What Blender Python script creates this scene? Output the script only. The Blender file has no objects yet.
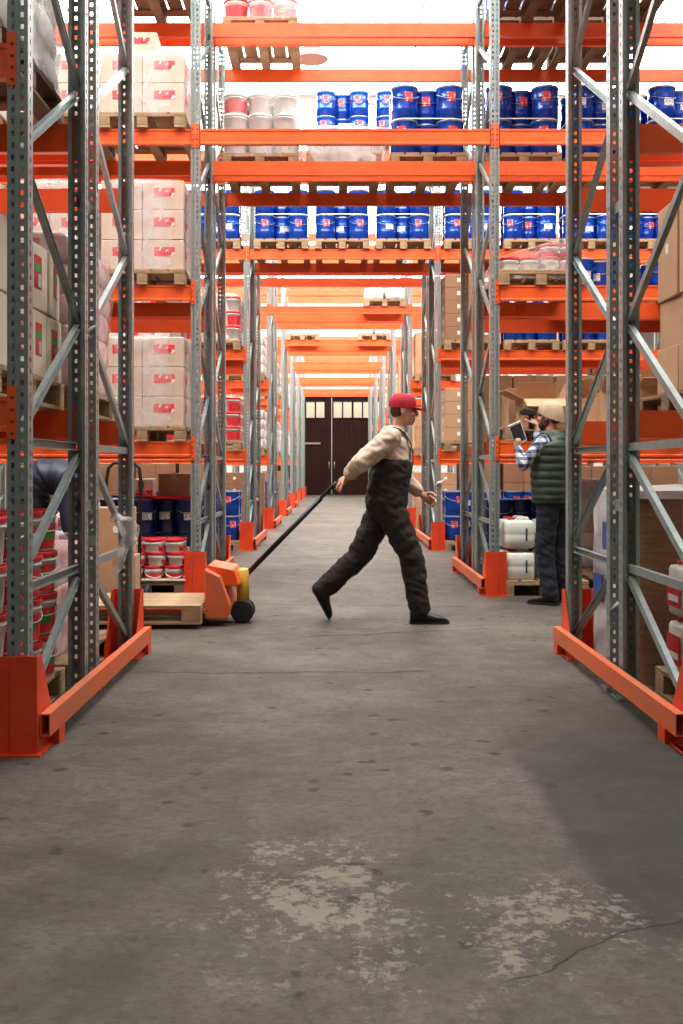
import bpy, bmesh, math, random
from mathutils import Vector, Matrix, noise
random.seed(7)
PI = math.pi
S = bpy.context.scene
C = S.collection

# ------------------------------------------------------------------ camera
FPX = 1063.0                       # focal length in pixels of the 683x1024 frame
cam_d = bpy.data.cameras.new('camera')
cam = bpy.data.objects.new('camera', cam_d); C.objects.link(cam)
cam.location = (0, 0, 1.2); cam.rotation_euler = (PI/2, 0, 0)
cam_d.sensor_fit = 'VERTICAL'; cam_d.sensor_height = 36.0
cam_d.lens = FPX/1024*36.0
cam_d.shift_x = 7.5/1024; cam_d.shift_y = -44/1024
cam_d.clip_start = 0.05; cam_d.clip_end = 200
S.camera = cam

# ------------------------------------------------------------------ light
SKY_NEAR, SKY_MID, SKY_FAR = 1.35, 12.0, 11.5     # strength of the daylight coming through the roof lights
W = bpy.data.worlds.new('world'); S.world = W; W.use_nodes = True
W.node_tree.nodes['Background'].inputs[0].default_value = (0.75, 0.83, 0.9, 1)
W.node_tree.nodes['Background'].inputs[1].default_value = 0.5
S.view_settings.view_transform = 'Standard'; S.view_settings.look = 'None'
S.view_settings.exposure = 0.0; S.view_settings.gamma = 1.0
S.view_settings.use_curve_mapping = False
S.cycles.use_denoising = True
S.cycles.max_bounces = 8; S.cycles.diffuse_bounces = 5; S.cycles.transparent_max_bounces = 16

# ------------------------------------------------------------------ materials
def srgb(r, g, b):
    f = lambda c: (c/255/12.92) if c/255 <= .04045 else ((c/255+.055)/1.055)**2.4
    return (f(r), f(g), f(b), 1)
MATS = {}
def nd(nt, t, **kw):
    n = nt.nodes.new(t)
    for k, v in kw.items():
        if k in n.inputs: n.inputs[k].default_value = v
        else: setattr(n, k, v)
    return n
def mat(name, col, rough=.5, metal=0, col2=None, scale=8, bump=0, bscale=60, detail=4, stretch=None, spec=.5, coat=0):
    m = bpy.data.materials.new(name); m.use_nodes = True; nt = m.node_tree
    p = nt.nodes['Principled BSDF']
    p.inputs['Roughness'].default_value = rough; p.inputs['Metallic'].default_value = metal
    p.inputs['Specular IOR Level'].default_value = spec
    if coat: p.inputs['Coat Weight'].default_value = coat
    p.inputs['Base Color'].default_value = col
    tc = nd(nt, 'ShaderNodeTexCoord')
    co = tc.outputs['Object']
    if stretch:
        mp = nd(nt, 'ShaderNodeMapping'); mp.inputs['Scale'].default_value = stretch
        nt.links.new(co, mp.inputs[0]); co = mp.outputs[0]
    if col2:
        n = nd(nt, 'ShaderNodeTexNoise'); n.inputs['Scale'].default_value = scale; n.inputs['Detail'].default_value = detail
        nt.links.new(co, n.inputs['Vector'])
        r = nd(nt, 'ShaderNodeValToRGB'); r.color_ramp.elements[0].position = .35; r.color_ramp.elements[1].position = .68
        r.color_ramp.elements[0].color = col; r.color_ramp.elements[1].color = col2
        nt.links.new(n.outputs[0], r.inputs[0]); nt.links.new(r.outputs[0], p.inputs['Base Color'])
    if bump:
        n = nd(nt, 'ShaderNodeTexNoise'); n.inputs['Scale'].default_value = bscale; n.inputs['Detail'].default_value = 3
        nt.links.new(co, n.inputs['Vector'])
        b = nd(nt, 'ShaderNodeBump'); b.inputs['Strength'].default_value = bump; b.inputs['Distance'].default_value = .01
        nt.links.new(n.outputs[0], b.inputs['Height']); nt.links.new(b.outputs[0], p.inputs['Normal'])
    MATS[name] = m
    return m
mat('steel', srgb(132, 143, 140), .36, .35, srgb(148, 158, 155), 22, .05, 90)
mat('orange', srgb(238, 96, 36), .38, 0, srgb(230, 84, 30), 5, .05, 30)
mat('orange_worn', srgb(222, 96, 44), .55, 0, srgb(196, 104, 66), 9, .15, 40, stretch=(1, .25, 1))
mat('guard_orange', srgb(226, 66, 20), .5, 0, srgb(206, 56, 18), 6, .08, 30)
mat('rivet', srgb(150, 52, 22), .5, .2)
mat('wood', srgb(176, 144, 108), .8, 0, srgb(140, 110, 80), 4, .3, 30, stretch=(1, 1, 1))
mat('wood_dark', srgb(132, 104, 78), .8, 0, srgb(100, 78, 58), 4, .3, 30)
mat('kraft', srgb(194, 152, 116), .75, 0, srgb(182, 140, 104), 3, .05, 40)
mat('kraft_dark', srgb(150, 108, 78), .75, 0, srgb(136, 96, 68), 3, .05, 40)
mat('kraft_pale', srgb(216, 200, 178), .7, 0, srgb(204, 186, 162), 3, .05, 40)
mat('kraft_wrapped', srgb(208, 184, 166), .42, 0, srgb(194, 168, 148), 5, .2, 12)
mat('tape', srgb(176, 132, 92), .3)
mat('blue', srgb(14, 74, 178), .16, .35, srgb(10, 60, 160), 3, coat=.6)
mat('navy', srgb(16, 32, 104), .3, .0, srgb(12, 26, 88), 3, coat=.2)
mat('blue_lid', srgb(150, 166, 190), .25, .5)
mat('wire', srgb(170, 175, 180), .3, .8)
mat('white_plastic', srgb(232, 232, 226), .4, 0, srgb(222, 222, 216), 4)
mat('jug_plastic', srgb(226, 224, 212), .38, 0, srgb(214, 214, 204), 5)
mat('red_plastic', srgb(208, 28, 34), .35)
mat('red_label', srgb(196, 32, 38), .45, 0, srgb(214, 60, 60), 25)
mat('green_label', srgb(46, 150, 60), .5)
mat('paper', srgb(236, 234, 228), .6)
mat('paper_grey', srgb(178, 178, 174), .6)
mat('print_dark', srgb(60, 56, 66), .6)
mat('print_blue', srgb(52, 82, 158), .5)
mat('pink_bag', srgb(214, 128, 128), .35, 0, srgb(232, 210, 206), 9, .5, 14, detail=6)
mat('white_bag', srgb(224, 220, 216), .32, 0, srgb(196, 188, 186), 6, .6, 9, detail=5)
mat('brown_wrap', srgb(146, 104, 80), .28, 0, srgb(120, 84, 64), 6, .3, 18, stretch=(1, 1, 8))
mat('black_rubber', srgb(24, 24, 25), .7)
mat('black_metal', srgb(32, 33, 36), .4, .3)
mat('black_leather', srgb(22, 20, 20), .45)
mat('yellow_paint', srgb(214, 170, 70), .5)
mat('skin', srgb(214, 158, 132), .55)
mat('hair', srgb(70, 48, 36), .8)
mat('beige_knit', srgb(196, 172, 146), .9, 0, srgb(182, 158, 132), 60, .6, 140)
mat('red_cap', srgb(190, 26, 56), .8, 0, srgb(172, 20, 48), 40, .3, 120)
mat('vest_green', srgb(52, 66, 56), .5, 0, srgb(44, 58, 50), 12, .2, 50)
mat('navy_trousers', srgb(28, 31, 42), .85, 0, srgb(22, 25, 35), 20, .5, 18)
mat('beige_shirt', srgb(206, 184, 162), .85, 0, srgb(192, 168, 146), 12, .5, 18)
mat('brown_overall', srgb(34, 24, 22), .85, 0, srgb(46, 34, 30), 12, .5, 18)
mat('navy_jacket', srgb(36, 44, 64), .5, 0, srgb(30, 37, 56), 12, .2, 50)
mat('screen', srgb(70, 76, 84), .15)
mat('ceiling_white', srgb(236, 236, 232), .8)
mat('wall_dark', srgb(104, 92, 84), .85, 0, srgb(92, 80, 74), .8, .1, 30)
mat('wall_white', srgb(226, 224, 218), .85, 0, srgb(214, 212, 206), .8, .1, 30)
mat('door_brown', srgb(46, 24, 19), .8, 0, srgb(38, 20, 16), 6, stretch=(1, 1, .1), spec=.1)
mat('lamp_grey', srgb(206, 208, 206), .5)

def emis(name, col, strength):
    m = bpy.data.materials.new(name); m.use_nodes = True; nt = m.node_tree
    p = nt.nodes['Principled BSDF']; p.inputs['Base Color'].default_value = col
    p.inputs['Emission Color'].default_value = col; p.inputs['Emission Strength'].default_value = strength
    MATS[name] = m; return m
emis('sky_near', (.93, 1, .975, 1), SKY_NEAR)
emis('sky_mid', (.93, 1, .975, 1), SKY_MID)
emis('sky_far', (.93, 1, .975, 1), SKY_FAR)
emis('lamp_glow', (1, .97, .9, 1), 6)
emis('door_pane', srgb(176, 170, 150), .12)

def film_mat(name, col, lo, hi, scale):
    m = bpy.data.materials.new(name); m.use_nodes = True; nt = m.node_tree
    out = nt.nodes['Material Output']; p = nt.nodes['Principled BSDF']
    p.inputs['Base Color'].default_value = col; p.inputs['Roughness'].default_value = .22
    t = nd(nt, 'ShaderNodeBsdfTransparent'); mx = nd(nt, 'ShaderNodeMixShader')
    tc = nd(nt, 'ShaderNodeTexCoord'); n = nd(nt, 'ShaderNodeTexNoise')
    n.inputs['Scale'].default_value = scale; n.inputs['Detail'].default_value = 5; n.inputs['Distortion'].default_value = .6
    nt.links.new(tc.outputs['Object'], n.inputs['Vector'])
    mr = nd(nt, 'ShaderNodeMapRange'); mr.inputs['From Min'].default_value = .35; mr.inputs['From Max'].default_value = .7
    mr.inputs['To Min'].default_value = lo; mr.inputs['To Max'].default_value = hi
    nt.links.new(n.outputs[0], mr.inputs['Value']); nt.links.new(mr.outputs[0], mx.inputs[0])
    b = nd(nt, 'ShaderNodeBump'); b.inputs['Strength'].default_value = .35; b.inputs['Distance'].default_value = .015
    nt.links.new(n.outputs[0], b.inputs['Height']); nt.links.new(b.outputs[0], p.inputs['Normal'])
    nt.links.new(t.outputs[0], mx.inputs[1]); nt.links.new(p.outputs[0], mx.inputs[2])
    nt.links.new(mx.outputs[0], out.inputs['Surface'])
    MATS[name] = m; return m
film_mat('film', srgb(236, 236, 238), .06, .36, 5)
film_mat('film_thick', srgb(236, 234, 234), .28, .6, 5)

def print_mat(name, base, ink, scale):           # printed label: coloured ground with broken lines of print
    m = bpy.data.materials.new(name); m.use_nodes = True; nt = m.node_tree; p = nt.nodes['Principled BSDF']
    p.inputs['Roughness'].default_value = .45
    tc = nd(nt, 'ShaderNodeTexCoord'); br = nd(nt, 'ShaderNodeTexBrick')
    mp = nd(nt, 'ShaderNodeMapping'); mp.inputs['Rotation'].default_value = (PI/2, 0, 0)
    nt.links.new(tc.outputs['Object'], mp.inputs[0]); nt.links.new(mp.outputs[0], br.inputs['Vector'])
    br.inputs['Color1'].default_value = base; br.inputs['Color2'].default_value = base; br.inputs['Mortar'].default_value = base
    n = nd(nt, 'ShaderNodeTexNoise'); n.inputs['Scale'].default_value = scale
    nt.links.new(tc.outputs['Object'], n.inputs['Vector'])
    r = nd(nt, 'ShaderNodeValToRGB'); r.color_ramp.interpolation = 'CONSTANT'
    r.color_ramp.elements[0].color = base; r.color_ramp.elements[1].position = .56; r.color_ramp.elements[1].color = ink
    nt.links.new(n.outputs[0], r.inputs[0]); nt.links.new(r.outputs[0], p.inputs['Base Color'])
    nt.nodes.remove(br); nt.nodes.remove(mp)
    MATS[name] = m; return m
print_mat('red_print', srgb(216, 62, 66), srgb(236, 214, 208), 22)
print_mat('white_print', srgb(236, 234, 230), srgb(150, 150, 160), 60)
print_mat('pink_print', srgb(226, 150, 146), srgb(238, 224, 216), 16)

def plaid_mat():
    m = bpy.data.materials.new('plaid'); m.use_nodes = True; nt = m.node_tree; p = nt.nodes['Principled BSDF']
    p.inputs['Roughness'].default_value = .85
    tc = nd(nt, 'ShaderNodeTexCoord'); acc = None
    sep = nd(nt, 'ShaderNodeSeparateXYZ'); nt.links.new(tc.outputs['Object'], sep.inputs[0])
    for i, (fr, wt) in enumerate(((62, .5), (62, .5))):
        ad = nd(nt, 'ShaderNodeMath', operation='ADD')
        if i == 0:
            nt.links.new(sep.outputs[2], ad.inputs[0]); ad.inputs[1].default_value = 0
        else:
            nt.links.new(sep.outputs[0], ad.inputs[0]); nt.links.new(sep.outputs[1], ad.inputs[1])
        mu = nd(nt, 'ShaderNodeMath', operation='MULTIPLY'); mu.inputs[1].default_value = fr*1.6
        nt.links.new(ad.outputs[0], mu.inputs[0])
        sn = nd(nt, 'ShaderNodeMath', operation='SINE'); nt.links.new(mu.outputs[0], sn.inputs[0])
        gt = nd(nt, 'ShaderNodeMath', operation='GREATER_THAN'); gt.inputs[1].default_value = .15
        nt.links.new(sn.outputs[0], gt.inputs[0])
        if acc is None: acc = gt
        else:
            s2 = nd(nt, 'ShaderNodeMath', operation='ADD')
            nt.links.new(acc.outputs[0], s2.inputs[0]); nt.links.new(gt.outputs[0], s2.inputs[1]); acc = s2
    dv = nd(nt, 'ShaderNodeMath', operation='MULTIPLY'); dv.inputs[1].default_value = .45
    nt.links.new(acc.outputs[0], dv.inputs[0])
    r = nd(nt, 'ShaderNodeValToRGB'); r.color_ramp.interpolation = 'CONSTANT'
    r.color_ramp.elements[0].color = srgb(206, 212, 222); r.color_ramp.elements[1].position = .3
    r.color_ramp.elements[1].color = srgb(110, 120, 140)
    e = r.color_ramp.elements.new(.7); e.color = srgb(36, 40, 58)
    nt.links.new(dv.outputs[0], r.inputs[0]); nt.links.new(r.outputs[0], p.inputs['Base Color'])
    MATS['plaid'] = m
plaid_mat()

def floor_mat():
    m = bpy.data.materials.new('concrete'); m.use_nodes = True; nt = m.node_tree; p = nt.nodes['Principled BSDF']
    L = nt.links.new
    tc = nd(nt, 'ShaderNodeTexCoord'); co = tc.outputs['Object']
    sep = nd(nt, 'ShaderNodeSeparateXYZ'); L(co, sep.inputs[0])
    def noi(scale, detail=6, rough=.6, dist=0):
        n = nd(nt, 'ShaderNodeTexNoise'); n.inputs['Scale'].default_value = scale; n.inputs['Detail'].default_value = detail
        n.inputs['Roughness'].default_value = rough; n.inputs['Distortion'].default_value = dist; L(co, n.inputs['Vector']); return n.outputs[0]
    def mth(op, a, b=None, c=None, clamp=False):
        n = nd(nt, 'ShaderNodeMath', operation=op); n.use_clamp = clamp
        for i, v in enumerate((a, b, c)):
            if v is None: continue
            if isinstance(v, (int, float)): n.inputs[i].default_value = v
            else: L(v, n.inputs[i])
        return n.outputs[0]
    def ss(v, a, b):
        n = nd(nt, 'ShaderNodeMapRange', interpolation_type='SMOOTHSTEP')
        L(v, n.inputs['Value']); n.inputs['From Min'].default_value = a; n.inputs['From Max'].default_value = b; return n.outputs[0]
    def mix(f, a, b, bt='MIX'):
        n = nd(nt, 'ShaderNodeMix', data_type='RGBA', blend_type=bt)
        if isinstance(f, (int, float)): n.inputs[0].default_value = f
        else: L(f, n.inputs[0])
        for i, v in ((6, a), (7, b)):
            if isinstance(v, tuple): n.inputs[i].default_value = v
            else: L(v, n.inputs[i])
        return n.outputs[2]
    x, y = sep.outputs[0], sep.outputs[1]
    c = mix(ss(noi(.7, 8, .62), .3, .7), srgb(68, 61, 53), srgb(104, 95, 84))
    c = mix(mth('MULTIPLY', ss(noi(5, 9, .75), .42, .72), .55), c, srgb(116, 109, 98))
    c = mix(mth('MULTIPLY', ss(noi(30, 10, .82), .46, .62), .65), c, srgb(58, 54, 49))
    # worn tyre darkening lanes running sideways
    c = mix(mth('MULTIPLY', ss(noi(1.6, 8, .7, 1.2), .46, .66), .55), c, srgb(66, 62, 56))
    # dark spots
    c = mix(mth('MULTIPLY', ss(noi(9, 10, .8, .5), .5, .62), .45), c, srgb(56, 51, 46))
    v = nd(nt, 'ShaderNodeTexVoronoi'); v.inputs['Scale'].default_value = 6; v.inputs['Randomness'].default_value = 1
    wv = nd(nt, 'ShaderNodeMix', data_type='VECTOR'); wv.inputs[0].default_value = .06
    nn = nd(nt, 'ShaderNodeTexNoise'); nn.inputs['Scale'].default_value = 14; L(co, nn.inputs['Vector'])
    L(co, wv.inputs[4]); L(nn.outputs['Color'], wv.inputs[5]); L(wv.outputs[1], v.inputs['Vector'])
    spot = mth('SUBTRACT', 1.0, ss(v.outputs['Distance'], .10, .2))
    spot = mth('MULTIPLY', spot, ss(noi(3.1, 4), .44, .5))
    c = mix(mth('MULTIPLY', spot, .85), c, srgb(34, 30, 27))
    # darker repaired strip on the right
    wob = mth('MULTIPLY', mth('SUBTRACT', noi(9, 6), .5), .10)
    xe = mth('ADD', x, wob); ye = mth('ADD', y, wob)
    d = mth('MULTIPLY', ss(xe, .72, .80), ss(ye, 2.62, 2.82))
    d = mth('MULTIPLY', d, mth('SUBTRACT', 1.0, ss(mth('ADD', ye, mth('MULTIPLY', x, -.9)), 3.4, 4.6)))
    c = mix(mth('MULTIPLY', d, .72), c, srgb(42, 38, 35))
    # flaked pale paint
    def patch(cx, cy, rx, ry):
        a = mth('DIVIDE', mth('SUBTRACT', x, cx), rx); b = mth('DIVIDE', mth('SUBTRACT', y, cy), ry)
        q = mth('SQRT', mth('ADD', mth('MULTIPLY', a, a), mth('MULTIPLY', b, b)))
        return mth('SUBTRACT', 1.0, q)
    pm = mth('MAXIMUM', patch(-.06, 3.02, .34, .55), patch(.60, 2.86, .26, .30))
    pm = mth('MAXIMUM', pm, mth('MULTIPLY', patch(.20, 2.75, .75, .5), .45))
    fl = mth('ADD', mth('ADD', mth('MULTIPLY', noi(24, 10, .8, .2), .75), mth('MULTIPLY', noi(5.5, 4, .6), .42)), mth('MULTIPLY', mth('MAXIMUM', pm, -.6), .13))
    flm = mth('MULTIPLY', ss(fl, .645, .69), ss(pm, -.1, .25))
    c = mix(mth('MULTIPLY', flm, .55), c, srgb(158, 149, 132))
    # cracks
    def crack(cy, slope, x0, x1, w=.006):
        yy = mth('ADD', y, mth('MULTIPLY', mth('SUBTRACT', noi(2.2, 5), .5), .22))
        dd = mth('ABSOLUTE', mth('SUBTRACT', mth('SUBTRACT', yy, cy), mth('MULTIPLY', x, slope)))
        k = mth('SUBTRACT', 1.0, ss(dd, w*.4, w))
        return mth('MULTIPLY', k, mth('MULTIPLY', ss(x, x0, x0+.1), mth('SUBTRACT', 1.0, ss(x, x1-.1, x1))))
    ck = mth('MAXIMUM', crack(6.25, .02, -1.2, .6, .02), crack(7.6, .3, -.3, 1.2, .022))
    ck = mth('MAXIMUM', ck, crack(2.25, .62, .35, 1.0, .007))
    ck = mth('MAXIMUM', ck, crack(9.3, -.1, -1.0, 1.2, .018))
    c = mix(mth('MULTIPLY', ck, .8), c, srgb(34, 31, 29))
    L(c, p.inputs['Base Color']); p.inputs['Specular IOR Level'].default_value = .22
    rg = nd(nt, 'ShaderNodeMapRange'); L(noi(3, 6), rg.inputs['Value']); rg.inputs['To Min'].default_value = .45; rg.inputs['To Max'].default_value = .8
    L(rg.outputs[0], p.inputs['Roughness'])
    b = nd(nt, 'ShaderNodeBump'); b.inputs['Strength'].default_value = .5; b.inputs['Distance'].default_value = .008
    L(mth('SUBTRACT', mth('ADD', noi(30, 8, .7), mth('MULTIPLY', flm, .3)), mth('MULTIPLY', ck, .8)), b.inputs['Height'])
    L(b.outputs[0], p.inputs['Normal'])
    MATS['concrete'] = m
floor_mat()

# ------------------------------------------------------------------ mesh helpers
class MB:
    def __init__(s): s.v = []; s.f = []; s.m = []; s.sm = []
    def add(s, vs, fs, mi=0, smooth=False):
        o = len(s.v); s.v += [tuple(v) for v in vs]
        for f in fs: s.f.append(tuple(i+o for i in f)); s.m.append(mi); s.sm.append(smooth)
    def box(s, x0, x1, y0, y1, z0, z1, mi=0):
        s.add([(x0,y0,z0),(x1,y0,z0),(x1,y1,z0),(x0,y1,z0),(x0,y0,z1),(x1,y0,z1),(x1,y1,z1),(x0,y1,z1)],
              [(0,3,2,1),(4,5,6,7),(0,1,5,4),(1,2,6,5),(2,3,7,6),(3,0,4,7)], mi); return s
    def rings(s, R, mi=0, smooth=True, cap0=True, cap1=True, closed=True):
        n = len(R[0]); vs = [p for r in R for p in r]; fs = []
        for i in range(len(R)-1):
            for j in range(n if closed else n-1):
                k = (j+1) % n
                fs.append((i*n+j, i*n+k, (i+1)*n+k, (i+1)*n+j))
        s.add(vs, fs, mi, smooth)
        o = len(s.v)-len(vs)
        if cap0: s.f.append(tuple(o+j for j in reversed(range(n)))); s.m.append(mi); s.sm.append(False)
        if cap1: s.f.append(tuple(o+(len(R)-1)*n+j for j in range(n))); s.m.append(mi); s.sm.append(False)
        return s
    def lathe(s, prof, n=20, c=(0,0,0), mi=0, smooth=True, cap0=True, cap1=True):
        R = [[(c[0]+r*math.cos(2*PI*j/n), c[1]+r*math.sin(2*PI*j/n), c[2]+z) for j in range(n)] for r, z in prof]
        return s.rings(R, mi, smooth, cap0, cap1)
    def tube(s, pts, r, n=8, mi=0):
        P = [Vector(p) for p in pts]; R = []
        rr = r if isinstance(r, (list, tuple)) else [r]*len(P)
        up = None
        for i, p in enumerate(P):
            t = (P[min(i+1, len(P)-1)]-P[max(i-1, 0)]).normalized()
            if up is None:
                up = Vector((0,0,1)) if abs(t.z) < .9 else Vector((1,0,0))
            a = t.cross(up).normalized(); b = a.cross(t).normalized(); up = b
            R.append([p+a*rr[i]*math.cos(2*PI*j/n)+b*rr[i]*math.sin(2*PI*j/n) for j in range(n)])
        return s.rings(R, mi, True)
    def bar(s, p0, p1, w, h, side=(1,0,0), mi=0):       # rectangular bar, w along side
        p0 = Vector(p0); p1 = Vector(p1); t = (p1-p0).normalized(); a = Vector(side); a = (a-t*a.dot(t)).normalized(); b = t.cross(a)
        R = [[p+a*sx*w/2+b*sy*h/2 for sx, sy in ((-1,-1),(1,-1),(1,1),(-1,1))] for p in (p0, p1)]
        return s.rings(R, mi, False)
    def prism(s, poly, axis, a0, a1, mi=0):              # poly in the other two axes, extruded along axis 0/1/2
        def pt(u, v, a): return {0:(a,u,v), 1:(u,a,v), 2:(u,v,a)}[axis]
        return s.rings([[pt(u, v, a) for u, v in poly] for a in (a0, a1)], mi, False)
    def mesh(s, name, mats, bevel=0, recalc=True, solid=0):
        me = bpy.data.meshes.new(name); me.from_pydata(s.v, [], s.f)
        for i, p in enumerate(me.polygons): p.material_index = s.m[i]; p.use_smooth = s.sm[i]
        if isinstance(mats, str): mats = [mats]
        for k in mats: me.materials.append(MATS[k])
        if recalc or bevel or solid:
            bm = bmesh.new(); bm.from_mesh(me)
            if recalc: bmesh.ops.recalc_face_normals(bm, faces=bm.faces)
            if bevel: bmesh.ops.bevel(bm, geom=bm.edges[:], offset=bevel, segments=1, affect='EDGES', clamp_overlap=True)
            if solid: bmesh.ops.solidify(bm, geom=bm.faces[:], thickness=solid)
            bm.to_mesh(me); bm.free()
        return me
def ob(name, me, parent=None, loc=(0,0,0), rot=(0,0,0), scale=None, label=None):
    o = bpy.data.objects.new(name, me); C.objects.link(o)
    if parent: o.parent = parent
    o.location = loc; o.rotation_euler = rot
    if scale: o.scale = scale
    if label: o['label'] = label
    return o
def thing(name, label, cat, loc=(0,0,0), rz=0, group=None, me=None, rot=None):
    o = ob(name, me, None, loc, rot or (0,0,rz)); o['label'] = label; o['category'] = cat
    if group: o['group'] = group
    return o
def struct(name, me, loc=(0,0,0), label=None):
    o = ob(name, me, None, loc); o['kind'] = 'structure'
    if label: o['label'] = label
    return o
CACHE = {}
def cached(key, fn):
    if key not in CACHE: CACHE[key] = fn()
    return CACHE[key]

# ------------------------------------------------------------------ the hall
HX0, HX1, HY0, HY1, HZ = -13, 13, -5, 47.0, 9.0
f = MB(); f.box(HX0, HX1, HY0, HY1, -.2, 0); struct('floor', f.mesh('floor', 'concrete'), label='worn grey concrete floor with flaked pale paint and cracks')
def wall(name, x0, x1, y0, y1, mt='wall_dark'):
    b = MB(); b.box(x0, x1, y0, y1, 0, HZ); return struct(name, b.mesh(name, mt))
wall('wall_left', HX0-.2, HX0, HY0, HY1); wall('wall_right', HX1, HX1+.2, HY0, HY1); wall('wall_back', HX0, HX1, HY0-.2, HY0)
wall('wall_front', HX0, HX1, HY1, HY1+.2, 'wall_white')
ceil = MB(); ceil.box(HX0, HX1, HY0, HY1, HZ+.1, HZ+.25); ce = struct('ceiling', ceil.mesh('ceiling', 'ceiling_white'), label='white panelled ceiling')
cp = MB(); cp.box(-.89, .89, HY0+.02, HY1-.02, 0, .06); cpm = cp.mesh('ceiling_panel', 'ceiling_white', bevel=.008)
for i in range(14):
    ob('ceiling_panel', cpm, ce, (-11.9+i*1.83, 0, HZ+.035))
# roof lights: long glazed strips across the aisles
n = 0
for y, mt, hw in ((-2.5, 'sky_near', 1.75), (2.6, 'sky_near', 1.75), (7.4, 'sky_mid', 1.75), (12.9, 'sky_mid', 1.75), (19.6, 'sky_far', 2.4), (25.1, 'sky_far', 2.4), (30.6, 'sky_far', 2.4), (36.1, 'sky_far', 2.4), (42.5, 'sky_far', 2.4)):
    n += 1
    b = MB(); b.box(-7.5, 7.5, -hw, hw, 0, .02); w = struct('window_%d' % n, b.mesh('roof_light', mt), (0, y, HZ-.04), 'bright glazed roof light strip across the ceiling')
    fr = MB(); fr.box(-7.6, 7.6, -hw-.04, -hw, -.03, .04); fr.box(-7.6, 7.6, hw, hw+.04, -.03, .04)
    for q in range(6): fr.box(-7.515+q*3, -7.485+q*3, -hw, hw, -.02, .02)
    ob('window_frame', fr.mesh('window_frame', 'ceiling_white'), w)
# far double door
dY = HY1-.02
dr = struct('door_1', None, (-.1, dY, 0), 'dark brown double plank door with small square panes')
for sx in (-1, 1):
    b = MB(); x0, x1 = (-2.6, -.02) if sx < 0 else (.02, 2.6)
    b.box(x0, x1, -.05, 0, .03, 4.3)
    k = 14
    for i in range(k):
        a = x0+(x1-x0)*i/k; b.box(a+.012, a+(x1-x0)/k-.012, -.075, -.05, .05, 3.32)
    lf = ob('door_leaf', b.mesh('door_leaf', 'door_brown'), dr)
    for cx in ((.48, 1.36, 2.15) if sx > 0 else (-.72, -1.7)):
        fr = MB()
        for (a, c2, e, g) in ((-.45, .45, 3.36, 3.42), (-.45, .45, 4.12, 4.18), (-.45, -.40, 3.42, 4.12), (.40, .45, 3.42, 4.12), (-.03, .03, 3.42, 4.12)):
            fr.box(cx+a, cx+c2, -.09, -.05, e, g)
        ob('window_frame', fr.mesh('window_frame', 'door_brown'), lf)
        for a in (-.215, .215):
            pn = MB(); pn.box(cx+a-.185, cx+a+.185, -.062, -.052, 3.42, 4.12); ob('pane', pn.mesh('pane', 'door_pane'), lf)
    if sx < 0:
        b = MB(); b.box(-2.4, -.5, -.12, -.075, 2.25, 2.32); ob('cross_bar', b.mesh('cross_bar', 'wire'), lf)
    b = MB(); b.tube([(sx*.12, -.08, 1.2), (sx*.12, -.14, 1.22), (sx*.12, -.14, 1.45), (sx*.12, -.08, 1.47)], .015); ob('door_handle', b.mesh('door_handle', 'wire'), lf)
b = MB(); b.box(-.02, .02, -.09, -.05, .03, 4.3); ob('meeting_strip', b.mesh('meeting_strip', 'wire'), dr)
b = MB(); b.box(-2.75, -2.6, -.1, 0, 0, 4.45); b.box(2.6, 2.75, -.1, 0, 0, 4.45); b.box(-2.6, 2.6, -.1, 0, 4.3, 4.45); ob('door_frame', b.mesh('door_frame', 'door_brown'), dr)

# ------------------------------------------------------------------ pallet racks
UPH, UW, UD = 6.08, .088, .075
LV = [0, 1.45, 2.92, 4.39, 5.83]
LV0 = [0, 1.50, 2.99, 4.46, 5.90]            # the nearest rack hangs its beams one slot higher
def lvz(k, lv): return (LV0 if k == 0 else LV)[lv]
BH = .145
def upright_mesh(holes=True):
    b = MB()
    def strip(cols, hole_cols, f3, z0, z1):
        for i in range(len(cols)-1):
            b.add([f3(cols[i], z0), f3(cols[i+1], z0), f3(cols[i+1], z1), f3(cols[i], z1)], [(0, 1, 2, 3)])
    pitch = .05; ncell = int(UPH/pitch)
    fc = [0, .017, .031, UW-.031, UW-.017, UW]; sc = [0, .030, .043, UD]
    if not holes:
        fc = [0, UW]; sc = [0, UD]
    def cells(cols, hc, f3):
        for i in range(len(cols)-1):
            if i in hc and holes:
                z = 0
                for k in range(ncell):
                    za, zb = k*pitch+.021, (k+1)*pitch
                    b.add([f3(cols[i], za), f3(cols[i+1], za), f3(cols[i+1], zb), f3(cols[i], zb)], [(0, 1, 2, 3)])
                b.add([f3(cols[i], ncell*pitch), f3(cols[i+1], ncell*pitch), f3(cols[i+1], UPH), f3(cols[i], UPH)], [(0, 1, 2, 3)])
            else:
                b.add([f3(cols[i], 0), f3(cols[i+1], 0), f3(cols[i+1], UPH), f3(cols[i], UPH)], [(0, 1, 2, 3)])
    cells(fc, (1, 3), lambda u, z: (u-UW/2, 0, z))
    cells(sc, (1,), lambda u, z: (-UW/2, u, z))
    cells(sc, (1,), lambda u, z: (UW/2, u, z))
    b.add([(-UW/2, UD, 0), (-.024, UD, 0), (-.024, UD, UPH), (-UW/2, UD, UPH)], [(0, 1, 2, 3)])
    b.add([(UW/2, UD, 0), (.024, UD, 0), (.024, UD, UPH), (UW/2, UD, UPH)], [(0, 1, 2, 3)])
    # shallow rib down the middle of the face
    b.add([(-.010, -.004, 0), (.010, -.004, 0), (.010, -.004, UPH), (-.010, -.004, UPH)], [(0, 1, 2, 3)])
    b.add([(-.010, -.004, 0), (-.012, 0, 0), (-.012, 0, UPH), (-.010, -.004, UPH)], [(0, 1, 2, 3)])
    b.add([(.010, -.004, 0), (.012, 0, 0), (.012, 0, UPH), (.010, -.004, UPH)], [(0, 1, 2, 3)])
    return b.mesh('upright', 'steel', recalc=False)
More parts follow.
